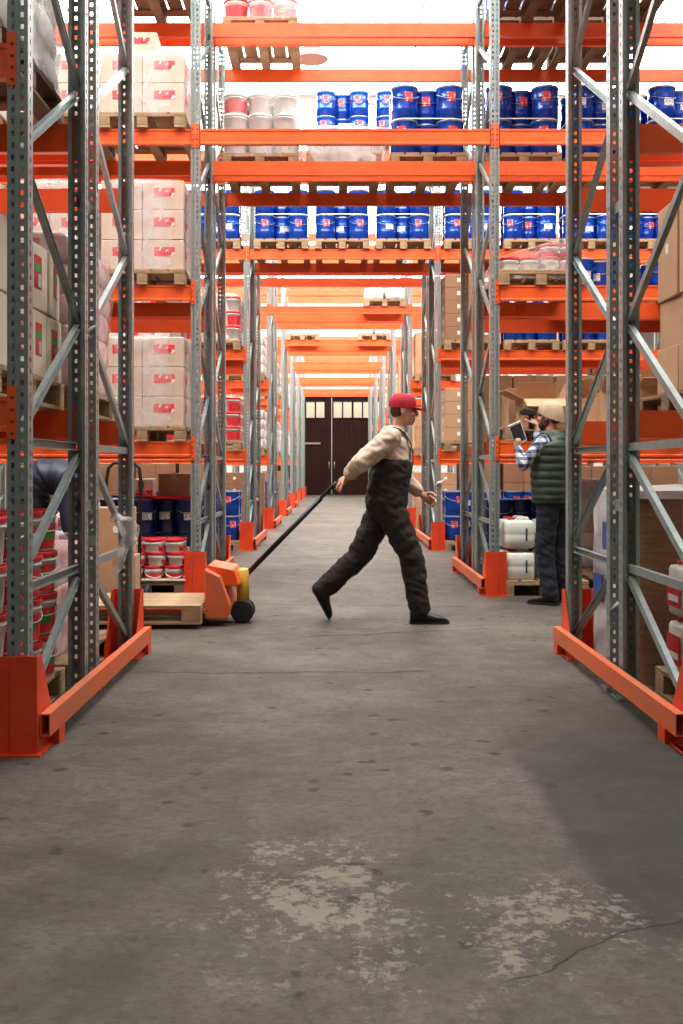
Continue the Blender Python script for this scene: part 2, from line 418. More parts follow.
UP_ME = upright_mesh(); UP_FAR = upright_mesh(False)
def foot_mesh():
    b = MB(); b.box(-.075, .075, -.05, .10, 0, .008)
    b.lathe([(.012, .008), (.012, .02)], 6, (-.06, -.03, 0)); b.lathe([(.012, .008), (.012, .02)], 6, (.06, -.03, 0))
    return b.mesh('foot_plate', 'steel')
FOOT = foot_mesh()
def brace_panels():
    out = []; D = 1.1
    def chan(p0, p1):
        b = MB(); p0 = Vector(p0); p1 = Vector(p1); t = (p1-p0).normalized(); a = Vector((1, 0, 0)); c = t.cross(a)
        w, d, th = .040, .028, .003
        poly = [(-d/2, -w/2), (d/2, -w/2), (d/2, -w/2+th), (-d/2+th, -w/2+th), (-d/2+th, w/2-th), (d/2, w/2-th), (d/2, w/2), (-d/2, w/2)]
        b.rings([[p+a*u+c*v for u, v in poly] for p in (p0, p1)], 0, False); return b.mesh('brace', 'steel')
    ya, yb = .04, D-.04
    out.append(chan((0, ya, .68), (0, yb, .68))); out.append(chan((0, ya, 1.31), (0, yb, 1.31)))
    out.append(chan((0, ya, .12), (0, yb, .64))); out.append(chan((0, ya, .74), (0, yb, 1.27)))
    z = 1.36; fl = True
    while z+.6 < UPH:
        out.append(chan((0, ya if fl else yb, z), (0, yb if fl else ya, z+.58))); z += .605; fl = not fl
    out.append(chan((0, ya, UPH-.06), (0, yb, UPH-.06)))
    return out
BRACES = brace_panels()
def beam_mesh(L):
    b = MB()
    prof = [(0, 0), (.05, 0), (.05, BH-.028), (.034, BH-.028), (.034, BH), (0, BH)]      # y, z : stepped box beam
    prof = [(.0, .0), (.05, .0), (.05, BH), (.0, BH), (.0, BH-.018), (.005, BH-.024), (.005, .024), (.0, .018)]
    b.prism([(u, v) for u, v in prof], 0, -L/2, L/2)
    return b.mesh('beam', 'orange')
def conn_mesh():
    b = MB(); b.box(-.020, .020, -.006, 0, -.125, .10)
    b.box(.014, .020, -.006, .05, -.125, .10)
    for z in (-.10, -.05, 0, .05):
        b.lathe([(.008, 0), (.008, .003), (.003, .005)], 8, (0, 0, 0), 1)
        k = len(b.v)
        for i in range(k-24, k):
            vx, vy, vz = b.v[i]; b.v[i] = (vx-.004, -.006-vz, vy+z)
    return b.mesh('beam_connector', ['orange', 'rivet'])
CONN = conn_mesh()
def guard_mesh(sx, sy):
    b = MB(); x0, x1, h = -.165, .03, .415
    def q(pts): return [(sx*p[0], sy*p[1], p[2]) for p in pts]
    t = .006
    xm = -.085
    def plate(poly):      # poly of 3D points, thickness along x
        pass
    # front in two leaves with a shallow fold
    for (a, c, ya, yc) in ((x0, xm, -.05, -.058), (xm+.003, x1, -.058, -.05)):
        b.add(q([(a, ya, 0), (c, yc, 0), (c, yc, h), (a, ya, h), (a, ya+t, 0), (c, yc+t, 0), (c, yc+t, h), (a, ya+t, h)]),
              [(0,1,2,3), (4,7,6,5), (0,4,5,1), (3,2,6,7), (0,3,7,4), (1,5,6,2)])
    for a in (x0, x1-t):
        poly = [(-.046, 0), (.24, 0), (.24, .05), (.02, h), (-.046, h)]
        vs = [(sx*a, sy*u, v) for u, v in poly]+[(sx*(a+t), sy*u, v) for u, v in poly]
        b.add(vs, [(0,1,2,3,4), (9,8,7,6,5)]+[(i, (i+1) % 5, (i+1) % 5+5, i+5) for i in range(5)])
    b.add(q([(x0-.02, -.075, 0), (x1+.02, -.075, 0), (x1+.02, .24, 0), (x0-.02, .24, 0), (x0-.02, -.075, .008), (x1+.02, -.075, .008), (x1+.02, .24, .008), (x0-.02, .24, .008)]),
          [(0,3,2,1),(4,5,6,7),(0,1,5,4),(1,2,6,5),(2,3,7,6),(3,0,4,7)])
    return b.mesh('post_guard', 'guard_orange')
GUARD = {(a, c): guard_mesh(a, c) for a in (-1, 1) for c in (-1, 1)}
def rail_mesh(L):
    b = MB(); w, h, t = .042, .095, .005
    o = [(-w/2, 0), (w/2, 0), (w/2, h), (-w/2, h)]; i = [(-w/2+t, t), (w/2-t, t), (w/2-t, h-t), (-w/2+t, h-t)]
    R = [[(u, y, v) for u, v in P] for P, y in ((i, .0), (o, 0), (o, L), (i, L), (i, 0))]
    b.rings(R, 0, False, False, False); return b.mesh('guard_rail', 'orange_worn')
YO = [0, 1.1, 1.28, 2.38]
ROWS = [(4.48, -1.29, 1.495), (10.0, -1.26, 1.47), (15.5, -1.23, 1.47)]+[(21.0+5.5*i, -1.24, 1.46) for i in range(5)]
RLAB = ['nearest', 'second', 'third', 'fourth', 'fifth', 'sixth', 'seventh', 'farthest']
BAY = 2.70
RACKS = []
def build_rack(k):
    y0, xl, xr = ROWS[k]; near = k < 4
    t = thing('pallet_rack', '%s double pallet rack of grey steel uprights and orange beams spanning the aisle' % RLAB[k], 'rack', (0, y0, 0), group='pallet racks along the tunnel aisle')
    RACKS.append(t)
    cols = [xl-UW/2-BAY-UW, xl-UW/2, xr+UW/2, xr+UW/2+BAY+UW]
    if k in (1, 2, 3): cols = [cols[0]-BAY-UW]+cols+[cols[-1]+BAY+UW]
    spacer = cached('spacer', lambda: MB().box(-.02, .02, 0, YO[2]-YO[1], -.03, .03).mesh('row_spacer', 'steel'))
    for ci, cx in enumerate(cols):
        for li in range(4):
            back = li % 2 == 1
            yy = YO[li]
            u = ob('upright', UP_ME if k < 5 else UP_FAR, t, (cx, yy, 0), (0, 0, PI if back else 0))
            if near: ob('foot_plate', FOOT, u)
        for fi in range(2):
            for me in BRACES:
                if fi == 0: ob('brace', me, t, (cx, YO[0], 0))
                else: ob('brace', me, t, (cx, YO[3], 0), (0, 0, PI))
        if near:
            for z in (1.0, 2.6, 4.2, 5.7): ob('row_spacer', spacer, t, (cx, YO[1], z))
    bays = [(cols[i], cols[i+1]) for i in range(len(cols)-1)]
    for bi, (ca, cb) in enumerate(bays):
        tunnel = ca < 0 < cb
        if tunnel: ca, cb = xl-UW/2, xr+UW/2
        L = cb-ca-UW; cx = (ca+cb)/2
        bm_ = cached(('beam', round(L, 3)), lambda: beam_mesh(L))
        for lv in ((3, 4) if tunnel else (1, 2, 3, 4)):
            for li in range(4):
                back = li % 2 == 1
                o = ob('beam', bm_, t, (cx, YO[li]-.002 if not back else YO[li]+.002, lvz(k, lv)-BH), (0, 0, PI if back else 0))
                if near:
                    for sx in (-1, 1):
                        ob('beam_connector', CONN, o, (sx*(L/2+.0205), 0, BH/2+.02), (0, 0, 0), (-sx, 1, 1))
    rl = cached('rail', lambda: rail_mesh(YO[3]+.10))
    blk = cached('railfoot', lambda: MB().box(-.02, .02, -.05, .05, 0, .07).mesh('rail_foot', 'guard_orange'))
    for sx, e in ((1, xl+.022), (-1, xr-(.02 if k else -.015))):
        ob('post_guard', GUARD[(sx, 1)], t, (e, 0, 0)); ob('post_guard', GUARD[(sx, -1)], t, (e, YO[3], 0))
        if near or k < 6:
            r = ob('guard_rail', rl, t, (e+sx*.053, -.05+.04*(k == 0), .07))
            ob('rail_foot', blk, r, (0, .2, -.07)); ob('rail_foot', blk, r, (0, YO[3]+.04, -.07))
for k in range(8): build_rack(k)

# ------------------------------------------------------------------ goods
RACKN = ['nearest rack', 'second rack', 'third rack', 'fourth rack', 'fifth rack', 'sixth rack', 'seventh rack', 'farthest rack']
SHELF = ['floor level', 'first shelf', 'second shelf', 'third shelf', 'top shelf']
def slot(k, fb, side, idx, lv):
    y0, xl, xr = ROWS[k]
    y = y0+(.55 if fb == 'f' else YO[2]+.55)
    if side == 'L': x = xl-UW-.05-.4-idx*.87
    elif side == 'R': x = xr+UW+.05+.4+idx*.87
    else: x = (xl+xr)/2+(idx-1)*.89
    if side == 'T': ph = ['left pallet', 'middle pallet', 'right pallet'][idx]+' above tunnel'
    else: ph = ['first', 'second', 'third', 'fourth'][idx]+' pallet '+('left' if side == 'L' else 'right')+' of tunnel'
    return (x, y, lvz(k, lv)), '%s, %s, %s' % (ph, SHELF[lv], RACKN[k])
def pallet_parts(wood):
    P = {}
    P['deck'] = MB().box(-.0725, .0725, -.6, .6, 0, .022).mesh('deck_board', wood, bevel=.003)
    P['cross'] = MB().box(-.4, .4, -.0725, .0725, 0, .022).mesh('cross_board', wood, bevel=.003)
    P['block'] = MB().box(-.05, .05, -.0725, .0725, 0, .078).mesh('block', wood, bevel=.004)
    P['bottom'] = MB().box(-.05, .05, -.6, .6, 0, .022).mesh('bottom_board', wood, bevel=.003)
    return P
def pallet(loc, label, rz=0, dark=False, detail=True, group='wooden pallets in the racks'):
    w = 'wood_dark' if dark else 'wood'
    P = cached(('pal', w), lambda: pallet_parts(w))
    if not detail:
        def simple():
            b = MB()
            for x in (-.3275, -.16375, 0, .16375, .3275): b.box(x-.07, x+.07, -.6, .6, .122, .144)
            for x in (-.35, 0, .35):
                b.box(x-.05, x+.05, -.6, .6, 0, .022)
                for y in (-.5275, 0, .5275): b.box(x-.05, x+.05, y-.07, y+.07, .022, .1)
            for y in (-.5275, 0, .5275): b.box(-.4, .4, y-.07, y+.07, .1, .122)
            return b.mesh('pallet', w)
        return thing('pallet', label, 'pallet', loc, rz, group, cached(('palsimple', w), simple))
    t = thing('pallet', label, 'pallet', loc, rz, group)
    for x in (-.3275, -.16375, 0, .16375, .3275): ob('deck_board', P['deck'], t, (x, 0, .122))
    for y in (-.5275, 0, .5275): ob('cross_board', P['cross'], t, (0, y, .1))
    for x in (-.35, 0, .35):
        ob('bottom_board', P['bottom'], t, (x, 0, 0))
        for y in (-.5275, 0, .5275): ob('block', P['block'], t, (x, y, .022))
    return t
PH = .144
def arc_patch(r, a0, a1, z0, z1, n=8, taper=0.0):
    b = MB(); R = []
    for z, rr in ((z0, r+taper*z0), (z1, r+taper*z1)):
        R.append([(rr*math.sin(a0+(a1-a0)*i/n), -rr*math.cos(a0+(a1-a0)*i/n), z) for i in range(n+1)])
    b.rings(R, 0, True, False, False, closed=False); return b
# --- blue pails
def pail_meshes(key, body, r=.142, h=.355):
    M = {}
    M['body'] = MB().lathe([(r*.97, 0), (r, .006), (r, h*.30), (r*1.012, h*.32), (r, h*.34), (r, h*.66), (r*1.012, h*.68), (r, h*.70), (r, h-.03), (r*1.02, h-.022), (r*1.02, h-.012)], 24).mesh('pail_body', body)
    M['lid'] = MB().lathe([(r*1.035, h-.016), (r*1.05, h-.008), (r*1.05, h), (r*1.02, h+.004), (r*.97, h+.002), (r*.95, h-.006), (0.01, h-.004)], 24).mesh('lid', 'blue_lid' if body == 'blue' else body)
    hb = MB(); pts = [((r+.008)*math.cos(a)*1.0, -(r+.004)*math.sin(a)*.98-.006, h*.80-.075*math.sin(a)) for a in [PI*i/12 for i in range(13)]]
    hb.tube(pts, .0035, 5); M['handle'] = hb.mesh('handle', 'wire')
    M['label_white'] = arc_patch(r+.003, -.42, .42, h*.40, h*.63).mesh('label', 'white_print', recalc=False)
    M['label_red'] = arc_patch(r+.003, -.30, .34, h*.52, h*.80).mesh('label', 'red_print', recalc=False)
    return M
def pail(loc, label, group, body='blue', lab='red', rz=0, detail=True):
    M = cached(('pail', body), lambda: pail_meshes('p', body))
    t = thing('paint_pail', label, 'pail', loc, rz, group)
    ob('pail_body', M['body'], t); ob('lid', M['lid'], t)
    if detail: ob('handle', M['handle'], t)
    if lab: ob('label', M['label_'+lab], t, rot=(0, 0, random.uniform(-.25, .25)))
    return t
PAILXY = [(-.245, -.44, 'left'), (.245, -.44, 'right'), (0, -.28, 'middle'), (-.245, -.13, 'left rear'), (.245, -.13, 'right rear'), (0, .03, 'middle rear')]
def pail_load(k, fb, side, idx, lv, layers=2, body='blue', lab='red', dark=False, npail=5, strap=True, detail=True, dy=0.0):
    (x, y, z), ph = slot(k, fb, side, idx, lv); y += dy
    adj = 'blue' if body == 'blue' else 'navy blue'
    pallet((x, y, z), 'wooden pallet under %s pails, %s' % (adj, ph), dark=dark, detail=k < 3)
    g = '%s pails on the %s' % (adj, ph)
    for L in range(layers):
        for (dx, dy2, w) in PAILXY[:npail]:
            lw = lab if lab != 'mix' else random.choice(['red', 'white'])
            pail((x+dx+random.uniform(-.006, .006), y+dy2-.005, z+PH+L*.363), '%s pail, %s %s, %s' % (adj, 'upper' if L else 'lower', w, ph), g, body, lw, random.uniform(-.35, .35), detail)
    if strap and layers == 2:
        b = MB(); rr = []
        zz = PH+.363-.01
        pts = []
        cs = [(-.245, -.445, PI), (.245, -.445, -PI/2), (.245, .03, 0), (-.245, .03, PI/2)]
        for cx, cy, a0 in cs:
            for i in range(7):
                a = a0+PI/2*i/6; pts.append((cx+.153*math.cos(a), cy+.153*math.sin(a)))
        R = [[(px*s, py*s-.0, zz+dz) for px, py in pts] for s, dz in ((1.0, 0), (1.004, 0), (1.004, .012), (1.0, .012), (1.0, 0))]
        b.rings(R, 0, False, False, False)
        thing('strapping_band', 'white strapping band round pails, %s' % ph, 'strap', (x, y, z), group='strapping bands around pail loads', me=cached('strapme', lambda: b.mesh('strapping_band', 'paper')))
# --- buckets
def bucket_meshes(r=.13, h=.205, small=False):
    M = {}
    k = .88
    M['body'] = MB().lathe([(r*k, 0), (r*(k+.02), .004), (r*.985, h-.045), (r*1.03, h-.043), (r*1.03, h-.036), (r*.99, h-.034), (r, h-.012)], 20).mesh('bucket_body', 'white_plastic')
    M['lid'] = MB().lathe([(r*1.05, h-.022), (r*1.06, h-.016), (r*1.06, h), (r*1.03, h+.004), (r*.97, h+.003), (r*.95, h-.004), (.01, h-.004)], 20).mesh('lid', 'red_plastic')
    M['white_lid'] = M['lid'].copy(); M['white_lid'].materials[0] = MATS['white_plastic']
    tp = r*(.985-k-.02)/(h-.049)
    M['wrap'] = arc_patch(r*(k+.02)+.002, -1.5, 1.5, .012, h-.066, 14, tp).mesh('label', 'red_label', recalc=False)
    M['green'] = arc_patch(r*(k+.02)+.0032, -.30, .34, .062, .105, 8, tp).mesh('green_panel', 'green_label', recalc=False)
    hb = MB(); pts = [((r+.006)*math.cos(a), -(r+.006)*math.sin(a), h-.045-.06*math.sin(a)) for a in [PI*i/10 for i in range(11)]]
    hb.tube(pts, .003, 5); M['handle'] = hb.mesh('handle', 'white_plastic')
    return M
def bucket(loc, label, group, rz=0, size='big', wrap=True, green=True, handle=True, lid='lid'):
    M = cached(('bucket', size), lambda: bucket_meshes() if size == 'big' else bucket_meshes(.088, .122))
    t = thing('plastic_bucket', label, 'bucket', loc, rz, group)
    ob('bucket_body', M['body'], t); ob('lid', M[lid], t)
    if handle: ob('handle', M['handle'], t)
    if wrap:
        w = ob('label', M['wrap'], t)
        if green: ob('green_panel', M['green'], w)
    return t
# --- cartons
def carton_mesh(sx, sy, sz, mt):
    return MB().box(-sx/2, sx/2, -sy/2, sy/2, 0, sz).mesh('carton_body', mt, bevel=.006)
def carton(loc, size, mt, label, group, rz=0, lab='red', lab_faces=('front',), tape=True, rot=None):
    sx, sy, sz = size
    t = thing('carton', label, 'box', loc, rz, group, rot=rot)
    ob('carton_body', cached(('carton', size, mt), lambda: carton_mesh(sx, sy, sz, mt)), t)
    if tape:
        ob('tape', cached(('tape', size), lambda: MB().box(-.025, .025, -sy/2-.0015, -sy/2+.004, sz*.78, sz-.004).box(-.025, .025, -sy/2, sy/2, sz-.001, sz+.0015).mesh('tape', 'tape')), t)
    for fc in lab_faces:
        if not lab: break
        lw, lh = {'red': (sx*.50, sz*.30), 'white': (.055, .055), 'redgreen': (.105, .16)}[lab]
        if fc in ('right', 'left'): lw = min(lw, sy*.5) if lab != 'redgreen' else .105
        def mk():
            b = MB()
            if lab == 'red':
                b.box(-lw/2, lw/2, -.0015, 0, 0, lh, 0); b.box(-lw*.08, lw*.35, -.0022, -.0015, lh*.1, lh*.45, 1); return b.mesh('label', ['red_print', 'red_plastic'])
            if lab == 'white':
                b.box(-lw/2, lw/2, -.0015, 0, 0, lh, 0); return b.mesh('label', 'paper')
            b.box(-lw/2, lw/2, -.0015, 0, 0, lh, 0); b.box(-lw/2, lw/2, -.0022, -.0015, lh*.52, lh*.74, 1); b.box(0, lw*.4, -.0022, -.0015, lh*.06, lh*.45, 2); return b.mesh('label', ['red_label', 'green_label', 'paper_grey'])
        me = cached(('lab', lab, round(lw, 3), round(lh, 3)), mk)
        zz = sz*.52-lh*.4 if lab != 'red' else sz*.45
        if fc == 'front': ob('label', me, t, (sx*.03, -sy/2-.0005, zz))
        elif fc == 'right': ob('label', me, t, (sx/2+.0005, 0, zz), (0, 0, PI/2))
        else: ob('label', me, t, (-sx/2-.0005, 0, zz), (0, 0, -PI/2))
    return t
def carton_load(k, fb, side, idx, lv, n, size, mt='kraft', lab='red', jitter=.0015, tape=False, kind='carton', wood_dark=False, skip=(), faces=None, dx=0, dy=0):
    (x, y, z), ph = slot(k, fb, side, idx, lv); x += dx; y += dy
    nx, ny, nz = n; sx, sy, sz = size
    pallet((x, y, z), 'wooden pallet under stacked cartons, %s' % ph, dark=wood_dark, detail=k < 3)
    inner = nx-1 if side == 'L' else 0
    for l in range(nz):
        for i in range(nx):
            for j in range(ny):
                if (l, i, j) in skip: continue
                vis = j == 0 or (i == inner and side != 'T' and k < 3)
                if not vis: continue
                px = x+(i-(nx-1)/2)*(sx+.004)+random.uniform(-jitter, jitter); py = y-.6+.02+sy/2+j*(sy+.004)+random.uniform(-jitter, jitter)
                fcs = []
                if j == 0: fcs.append('front')
                if i == inner: fcs.append('right' if side == 'L' else 'left')
                if faces: fcs = [q for q in fcs if q in faces]
                pos = ('left', 'right')[i] if nx == 2 else (('left', 'middle', 'right')[i] if nx == 3 else 'only')
                dep = '' if j == 0 else (' behind' if j == 1 else ' far behind')
                lay = ('bottom', 'second', 'third', 'fourth', 'fifth', 'sixth')[l]
                carton((px, py, z+PH+l*(sz+.002)), size, mt, '%s, %s %s%s, %s' % (kind, lay, pos, dep, ph), 'cartons on the %s' % ph, random.uniform(-.004, .004), lab, fcs, tape)
    return x, y, z, ph
# --- film
def film_shell(sx, sy, sz, seed=0, amp=.02, top=True, slump=0.0):
    b = MB(); n = 56; R = []; m = 14
    def sup(a, e=5):
        c, s = math.cos(a), math.sin(a)
        return (math.copysign(abs(c)**(2/e), c), math.copysign(abs(s)**(2/e), s))
    for i in range(m+1):
        z = sz*i/m
        ring = []
        for j in range(n):
            a = 2*PI*j/n+.001; u, v = sup(a)
            d = noise.noise(Vector((u*2.5+seed, v*2.5, z*4)))*amp+noise.noise(Vector((u*7+seed, v*7, z*13)))*amp*.5
            zz = z*(1-slump*(u*.5+.5))
            ring.append((u*(sx/2+amp*.6+d), v*(sy/2+amp*.6+d), zz))
        R.append(ring)
    if top:
        for q in (.97, .9, .6, .3, .02):
            ring = []
            for j in range(n):
                x0, y0, z0 = R[m][j]
                ring.append((x0*q, y0*q, z0+(1-q)*.03+noise.noise(Vector((x0*q*6+seed, y0*q*6, 3)))*amp*.8))
            R.append(ring)
    b.rings(R, 0, True, False, False); return b
def wrap(loc, size, label, group='film wrapped around pallet loads', mt='film', seed=0, amp=.018, rz=0, slump=0):
    return thing('plastic_wrap', label, 'plastic wrap', loc, rz, group, film_shell(*size, seed=seed, amp=amp, slump=slump).mesh('plastic_wrap', mt))
# --- lumpy bag of a bagged load
def bag_mesh(sx, sy, sz, seed, mt):
    b = MB(); n = 24; R = []
    for i in range(9):
        t = i/8; z = sz*t; k = (1-abs(2*t-1)**3.2)**.5 if 0 < t < 1 else 0
        k = max(k, .55) if 0 < i < 8 else .5
        ring = []
        for j in range(n):
            a = 2*PI*j/n; c, s = math.cos(a), math.sin(a)
            u = math.copysign(abs(c)**.45, c); v = math.copysign(abs(s)**.45, s)
            d = 1+.06*noise.noise(Vector((u*2+seed, v*2, t*2)))
            ring.append((u*sx/2*(.88+.12*k)*d, v*sy/2*(.88+.12*k)*d, z))
        R.append(ring)
    b.rings(R, 0, True); return b.mesh('bag_body', mt)
def bag_load(loc, n, size, mt, label, group, printed=True):
    x, y, z = loc; nx, ny, nz = n; sx, sy, sz = size
    for l in range(nz):
        for i in range(nx):
            for j in range(ny):
                sd = (l*7+i*3+j) % 4
                w = '%s, %s %s%s' % (label[0], ('bottom', 'second', 'third', 'fourth', 'fifth', 'sixth', 'seventh')[l], ('left', 'right', 'far right')[i] if nx > 1 else 'single', ' behind' if j else '')
                t = thing('sack', w+', '+label[1], 'sack', (x+(i-(nx-1)/2)*sx, y-.6+sy/2+.01+j*sy, z+l*sz*.98), random.uniform(-.03, .03), group)
                ob('bag_body', cached(('bag', size, sd, mt), lambda: bag_mesh(sx, sy, sz, sd*3.1, mt)), t)
                if printed:
                    b = cached(('baglab', size), lambda: MB().box(-sx*.28, sx*.12, -sy/2*1.005-.002, -sy/2*.98, sz*.25, sz*.75, 0).box(-sx*.24, sx*.0, -sy/2*1.005-.004, -sy/2*.99, sz*.42, sz*.62, 1).mesh('label', ['red_label', 'print_blue']))
                    ob('label', b, t)
# --- jerrycans
def can_meshes(w=.29, d=.23, h=.285):
    M = {}; b = MB(); R = []
    def ring(sx, sy, z, e=4.5, cx=0):
        o = []
        for j in range(28):
            a = 2*PI*j/28; c, s = math.cos(a), math.sin(a)
            o.append((cx+math.copysign(abs(c)**(2/e), c)*sx/2, math.copysign(abs(s)**(2/e), s)*sy/2, z))
        return o
    for sx, sy, z in ((w*.9, d*.9, 0), (w, d, .012), (w, d, h*.42), (w*.985, d*.98, h*.45), (w, d, h*.48), (w, d, h*.84), (w*.93, d*.9, h*.90), (w*.6, d*.5, h*.925)): R.append(ring(sx, sy, z))
    b.rings(R, 0, True); b.lathe([(.03, h*.9), (.03, h*.95)], 14, (-w*.22, 0, 0)); M['body'] = b.mesh('can_body', 'jug_plastic')
    M['cap'] = MB().lathe([(.036, h*.94), (.036, h), (.030, h+.004)], 14, (-w*.22, 0, 0)).mesh('cap', 'red_plastic')
    hb = MB(); hb.tube([(-w*.02, 0, h*.90), (0, 0, h*.985), (w*.1, 0, h*1.0), (w*.3, 0, h*.985), (w*.36, 0, h*.87)], .013, 8); M['handle'] = hb.mesh('handle', 'jug_plastic')
    M['strip'] = MB().box(w*.17, w*.23, -d/2-.002, -d/2+.002, h*.24, h*.66).mesh('label', 'print_dark')
    M['red'] = MB().box(-w*.42, w*.40, -d/2-.002, -d/2+.002, h*.16, h*.70, 0).box(-w*.3, w*.1, -d/2-.003, -d/2, h*.26, h*.36, 1).mesh('label', ['red_label', 'paper'])
    M['redside'] = MB().box(-w/2-.002, -w/2+.002, -d*.4, d*.4, h*.16, h*.70, 0).box(-w/2-.003, -w/2, -d*.3, d*.3, h*.26, h*.38, 1).mesh('label', ['red_label', 'paper'])
    return M
def jerrycan(loc, label, group, lab='strip', rz=0, size='std'):
    M = cached(('can', size), can_meshes if size == 'std' else (lambda: can_meshes(.2, .26, .28)))
    t = thing('jerrycan', label, 'canister', loc, rz, group)
    ob('can_body', M['body'], t); ob('cap', M['cap'], t); ob('handle', M['handle'], t)
    for l in lab if isinstance(lab, (list, tuple)) else [lab]: ob('label', M[l], t)
    return t

# ================= second rack (the one behind the walking worker)
WB = dict(mt='kraft_wrapped', lab='red', kind='film-wrapped carton')
for lv, nz in ((1, 3), (2, 3), (3, 2)):
    for idx in (0, 1, 2):
        x, y, z, ph = carton_load(1, 'f', 'L', idx, lv, (2, 3, nz), (.385, .385, .276), **WB)
        if idx < 2: wrap((x, y, z+.10), (.79, 1.18, .055+nz*.278), 'clear film around red-label cartons, %s' % ph, seed=lv*5+idx, amp=.012)
(x, y, z), ph = slot(1, 'f', 'L', 0, 3)
carton((x-.02, y-.38, z+PH+2*.278+.002), (.30, .385, .20), 'kraft_wrapped', 'lone small carton lying on top of wrapped cartons, left bay, third shelf', None, .03, 'red', ('front',), False)
pallet((x, y, LV[4]), 'dark wooden pallet on the top shelf, left bay, second rack', dark=True)
bag_load((x, y, LV[4]+PH), (2, 1, 2), (.39, .6, .2), 'white_bag', ('white bagged sack', 'top shelf, left bay, second rack'), 'white sacks on top shelf', False)
# tunnel top
(x, y, z), ph = slot(1, 'b', 'T', 0, 3)
pallet((x, y, z), 'wooden pallet under wrapped white buckets, %s' % ph)
for l in range(3):
    for i in range(3):
        for j in range(4):
            bucket((x+(i-1)*.265, y-.46+j*.27, z+PH+l*.212), 'milky-film bucket, %s %s%s, %s' % (('bottom', 'middle', 'top')[l], ('left', 'centre', 'right')[i], ('', ' second', ' third', ' last')[j], ph), 'wrapped white buckets above tunnel', random.uniform(-.4, .4), 'big', i == 0 and l == 2, False, False, 'white_lid')
wrap((x, y-.05, z+.10), (.80, 1.1, .70), 'milky film around white buckets, %s' % ph, seed=3, mt='film', amp=.02)
(x, y, z), ph = slot(1, 'b', 'T', 1, 3)
pallet((x, y, z), 'wooden pallet under low film-wrapped load, %s' % ph)
for i in range(3):
    for j in range(2):
        bucket((x+(i-1)*.265, y-.46+j*.27, z+PH), 'low wrapped bucket, %s%s, %s' % (('left', 'centre', 'right')[i], ' behind' if j else '', ph), 'low wrapped buckets above tunnel', random.uniform(-.4, .4), 'big', False, False, False, 'white_lid')
wrap((x, y-.05, z+.02), (.88, 1.1, .40), 'crumpled milky film over low load, %s' % ph, seed=11, mt='film_thick', amp=.035)
thing('paper_sheet', 'white paper sheet standing on the low wrapped load above tunnel', 'paper', (x+.03, y-.3, z+.45), me=MB().box(-.09, .09, -.004, .004, 0, .10).mesh('paper_sheet', 'paper'), rot=(-.1, 0, 0))
pail_load(1, 'b', 'T', 2, 3)
for i in range(3): pail_load(1, 'b', 'R', i, 3, lab='red' if i == 0 else 'white')
for i in range(2): pail_load(1, 'b', 'R', i, 4, lab='white', dark=True)
pallet((slot(1, 'f', 'R', 1, 4)[0]), 'dark empty wooden pallet, front of top shelf, right bay, second rack', dark=True)
pallet((slot(1, 'f', 'R', 0, 4)[0]), 'dark wooden pallet beside tunnel, front of top shelf, right bay, second rack', dark=True)
(x, y, z), ph = slot(1, 'b', 'T', 0, 4)
pallet((x, y, z), 'wooden pallet seen from below, %s' % ph)
for i in range(3):
    for l in range(2):
        bucket((x+(i-1)*.262-.0, y-.44, z+PH+l*.212), 'red-label bucket, %s, %s, %s' % (('left', 'centre', 'right')[i], 'upper' if l else 'lower', ph), 'buckets on the top shelf above tunnel', random.uniform(-.3, .3), 'big', True, i == 2, False)
wrap((x+.12, y-.1, z+.12), (.56, 1.0, .46), 'clear film over buckets, %s' % ph, seed=6, amp=.014)
# right bay, second shelf
(x, y, z), ph = slot(1, 'f', 'R', 0, 2); x -= .06
pallet((x, y+.02, z), 'wooden pallet under filmed tubs, %s' % ph)
for l in range(2):
    for i in range(4):
        if l == 1 and i < 2: continue
        for j in range(2):
            bucket((x+(i-1.5)*.19, y-.46+j*.19, z+PH+l*.126), 'small tub under slanted film, %s layer, position %s%s, %s' % (('lower', 'upper')[l], ('one', 'two', 'three', 'four')[i], ' behind' if j else '', 'second shelf, right bay'), 'small tubs in slanted film', random.uniform(-.4, .4), 'small', l == 1 or i > 2, False, False)
fs = film_shell(.82, 1.1, .42, seed=21, amp=.03)
fs.v = [(vx, vy, vz*(.45+.55*min(1, max(0, (vx+.45)/.8)))) for vx, vy, vz in fs.v]
thing('plastic_wrap', 'slanted loose film over red and white tubs, second shelf, right bay', 'plastic wrap', (x, y, z+.06), me=fs.mesh('plastic_wrap', 'film'))
pail_load(1, 'b', 'R', 1, 2, layers=1, lab='white')
pail_load(1, 'b', 'R', 2, 2, layers=1, lab='red')
(x, y, z), ph = slot(1, 'f', 'R', 2, 2)
pallet((x, y, z), 'wooden pallet under pink bagged sacks, %s' % ph)
bag_load((x, y, z+PH), (2, 1, 3), (.4, .6, .15), 'pink_bag', ('pink printed sack', 'second shelf, right bay, second rack'), 'pink sacks on second shelf')
